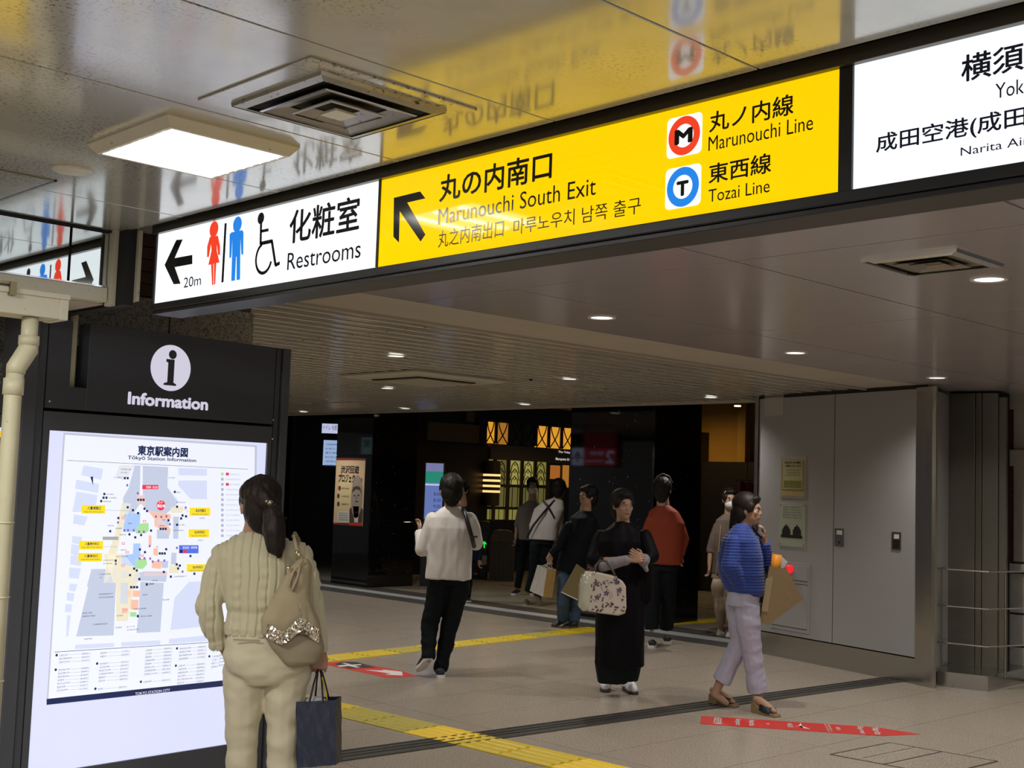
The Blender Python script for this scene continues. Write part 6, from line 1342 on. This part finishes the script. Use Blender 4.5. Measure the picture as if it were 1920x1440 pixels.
for (hx, hy, tx, ty, dd) in ((1333, 1318, 1366, 1324, .05), (1414, 1335, 1456, 1345, -.06)):
    a, b = onz(hx, hy, 0), onz(tx, ty, 0); d = (b-a).normalized(); L_ = .235; nn = d.cross(Z)
    prof = [(0, 0), (0, .075), (.12, .078), (.45, .035), (.8, .022), (1, .024), (1.03, .004), (1, 0)]
    sh = obj('wedge_sole', MB().prism([a+d*(x_*L_)+Z*z_-nn*.036 for x_, z_ in prof], nn*.072), M_cork, b_.root, bevel=.003)
    mb = MB(); 
    mb.loft([[a+d*(x_*L_)+nn*(.040*math.cos(t)*k_w)+Z*(z_+max(0, math.sin(t))*h_) for t in [PI*i/9 for i in range(10)]] for x_, z_, h_, k_w in ((.38, .030, .068, 1.05), (.60, .020, .062, 1.12), (.82, .016, .050, 1.08))]); obj('leather_upper', mb, M_slide, sh, smooth=True)
    tz = MB().limb([a+d*.02+Z*.10, a+d*.10+Z*.075, a+d*.17+Z*.048, a+d*.215+Z*.038], [.030, .032, .028, .014]); put('foot_skin', [remesh(tz, .006, 2)], M_skin, b_.root)
# dark handbag behind elbow and kraft bag
t = thing('dark_handbag', 'dark leather bag tucked under the arm of the woman in blue', 'handbag', p(1438, 1105, .12)); ringloft(q_ := MB(), [(p(1418, 1128, .02), .09, .06), (p(1430, 1095, .10), .10, .05), (p(1442, 1055, .12), .07, .04), (p(1440, 1035, .12), .04, .03)], R0, F0, 16); obj('bag_body', q_, M_slide, t, smooth=True); obj('strap', MB().tube([p(1440, 1040, .10), p(1430, 1012, .06), p(1412, 990, .05)], .008, 6), M_slide, t)
kc = [dep(x, y, D-.02) for x, y in ((1436, 1084), (1460, 1058), (1506, 1124), (1440, 1172))]
kb = thing('kraft_bag', 'large brown kraft paper bag tilted under the arm of the woman in blue', 'bag', kc[3])
obj('front_sheet', MB().prism([dep(x, y, D-.05) for x, y in ((1443, 1062), (1474, 1066), (1506, 1124), (1441, 1172), (1424, 1168))], F0*.004), Mkr2, kb)
obj('back_sheet', MB().prism([dep(x, y, D+.12) for x, y in ((1438, 1060), (1476, 1070), (1503, 1122), (1440, 1168), (1420, 1165))], F0*.004), Mkr2, kb)
def q4(a, b): return [dep(a[0], a[1], D-.05), dep(b[0], b[1], D-.05), dep(b[0]-2, b[1]-2, D+.12), dep(a[0]-2, a[1]-2, D+.12)]
for a, b in (((1474, 1066), (1506, 1124)), ((1506, 1124), (1441, 1172)), ((1441, 1172), (1424, 1168)), ((1424, 1168), (1443, 1062))): obj('side_gusset', MB().prism(q4(a, b), Z*.003), Mkr2, kb)
obj('fold', MB().prism([dep(x, y, D-.055) for x, y in ((1436, 1085), (1450, 1080), (1440, 1148), (1428, 1146))], F0*.004), mat('light_kraft', (.32, .25, .14), rough=.7), kb)
t = thing('orange_roll', 'orange roll sticking out of the kraft bag', 'parcel', dep(1451, 1075, D+.02)); obj('roll', MB().tube([dep(1451, 1082, D+.03), dep(1457, 1040, D+.03)], .038, 16), mat('orange_wrap', (.75, .27, .015), rough=.5), t, smooth=True)
t = thing('white_packet', 'white folded packet beside the orange roll in the kraft bag', 'parcel', dep(1465, 1070, D+.03)); obj('packet', MB().prism([dep(x, y, D+.02) for x, y in ((1460, 1045), (1466, 1044), (1477, 1054), (1470, 1066), (1460, 1068))], F0*.05), Mw, t, bevel=.003)
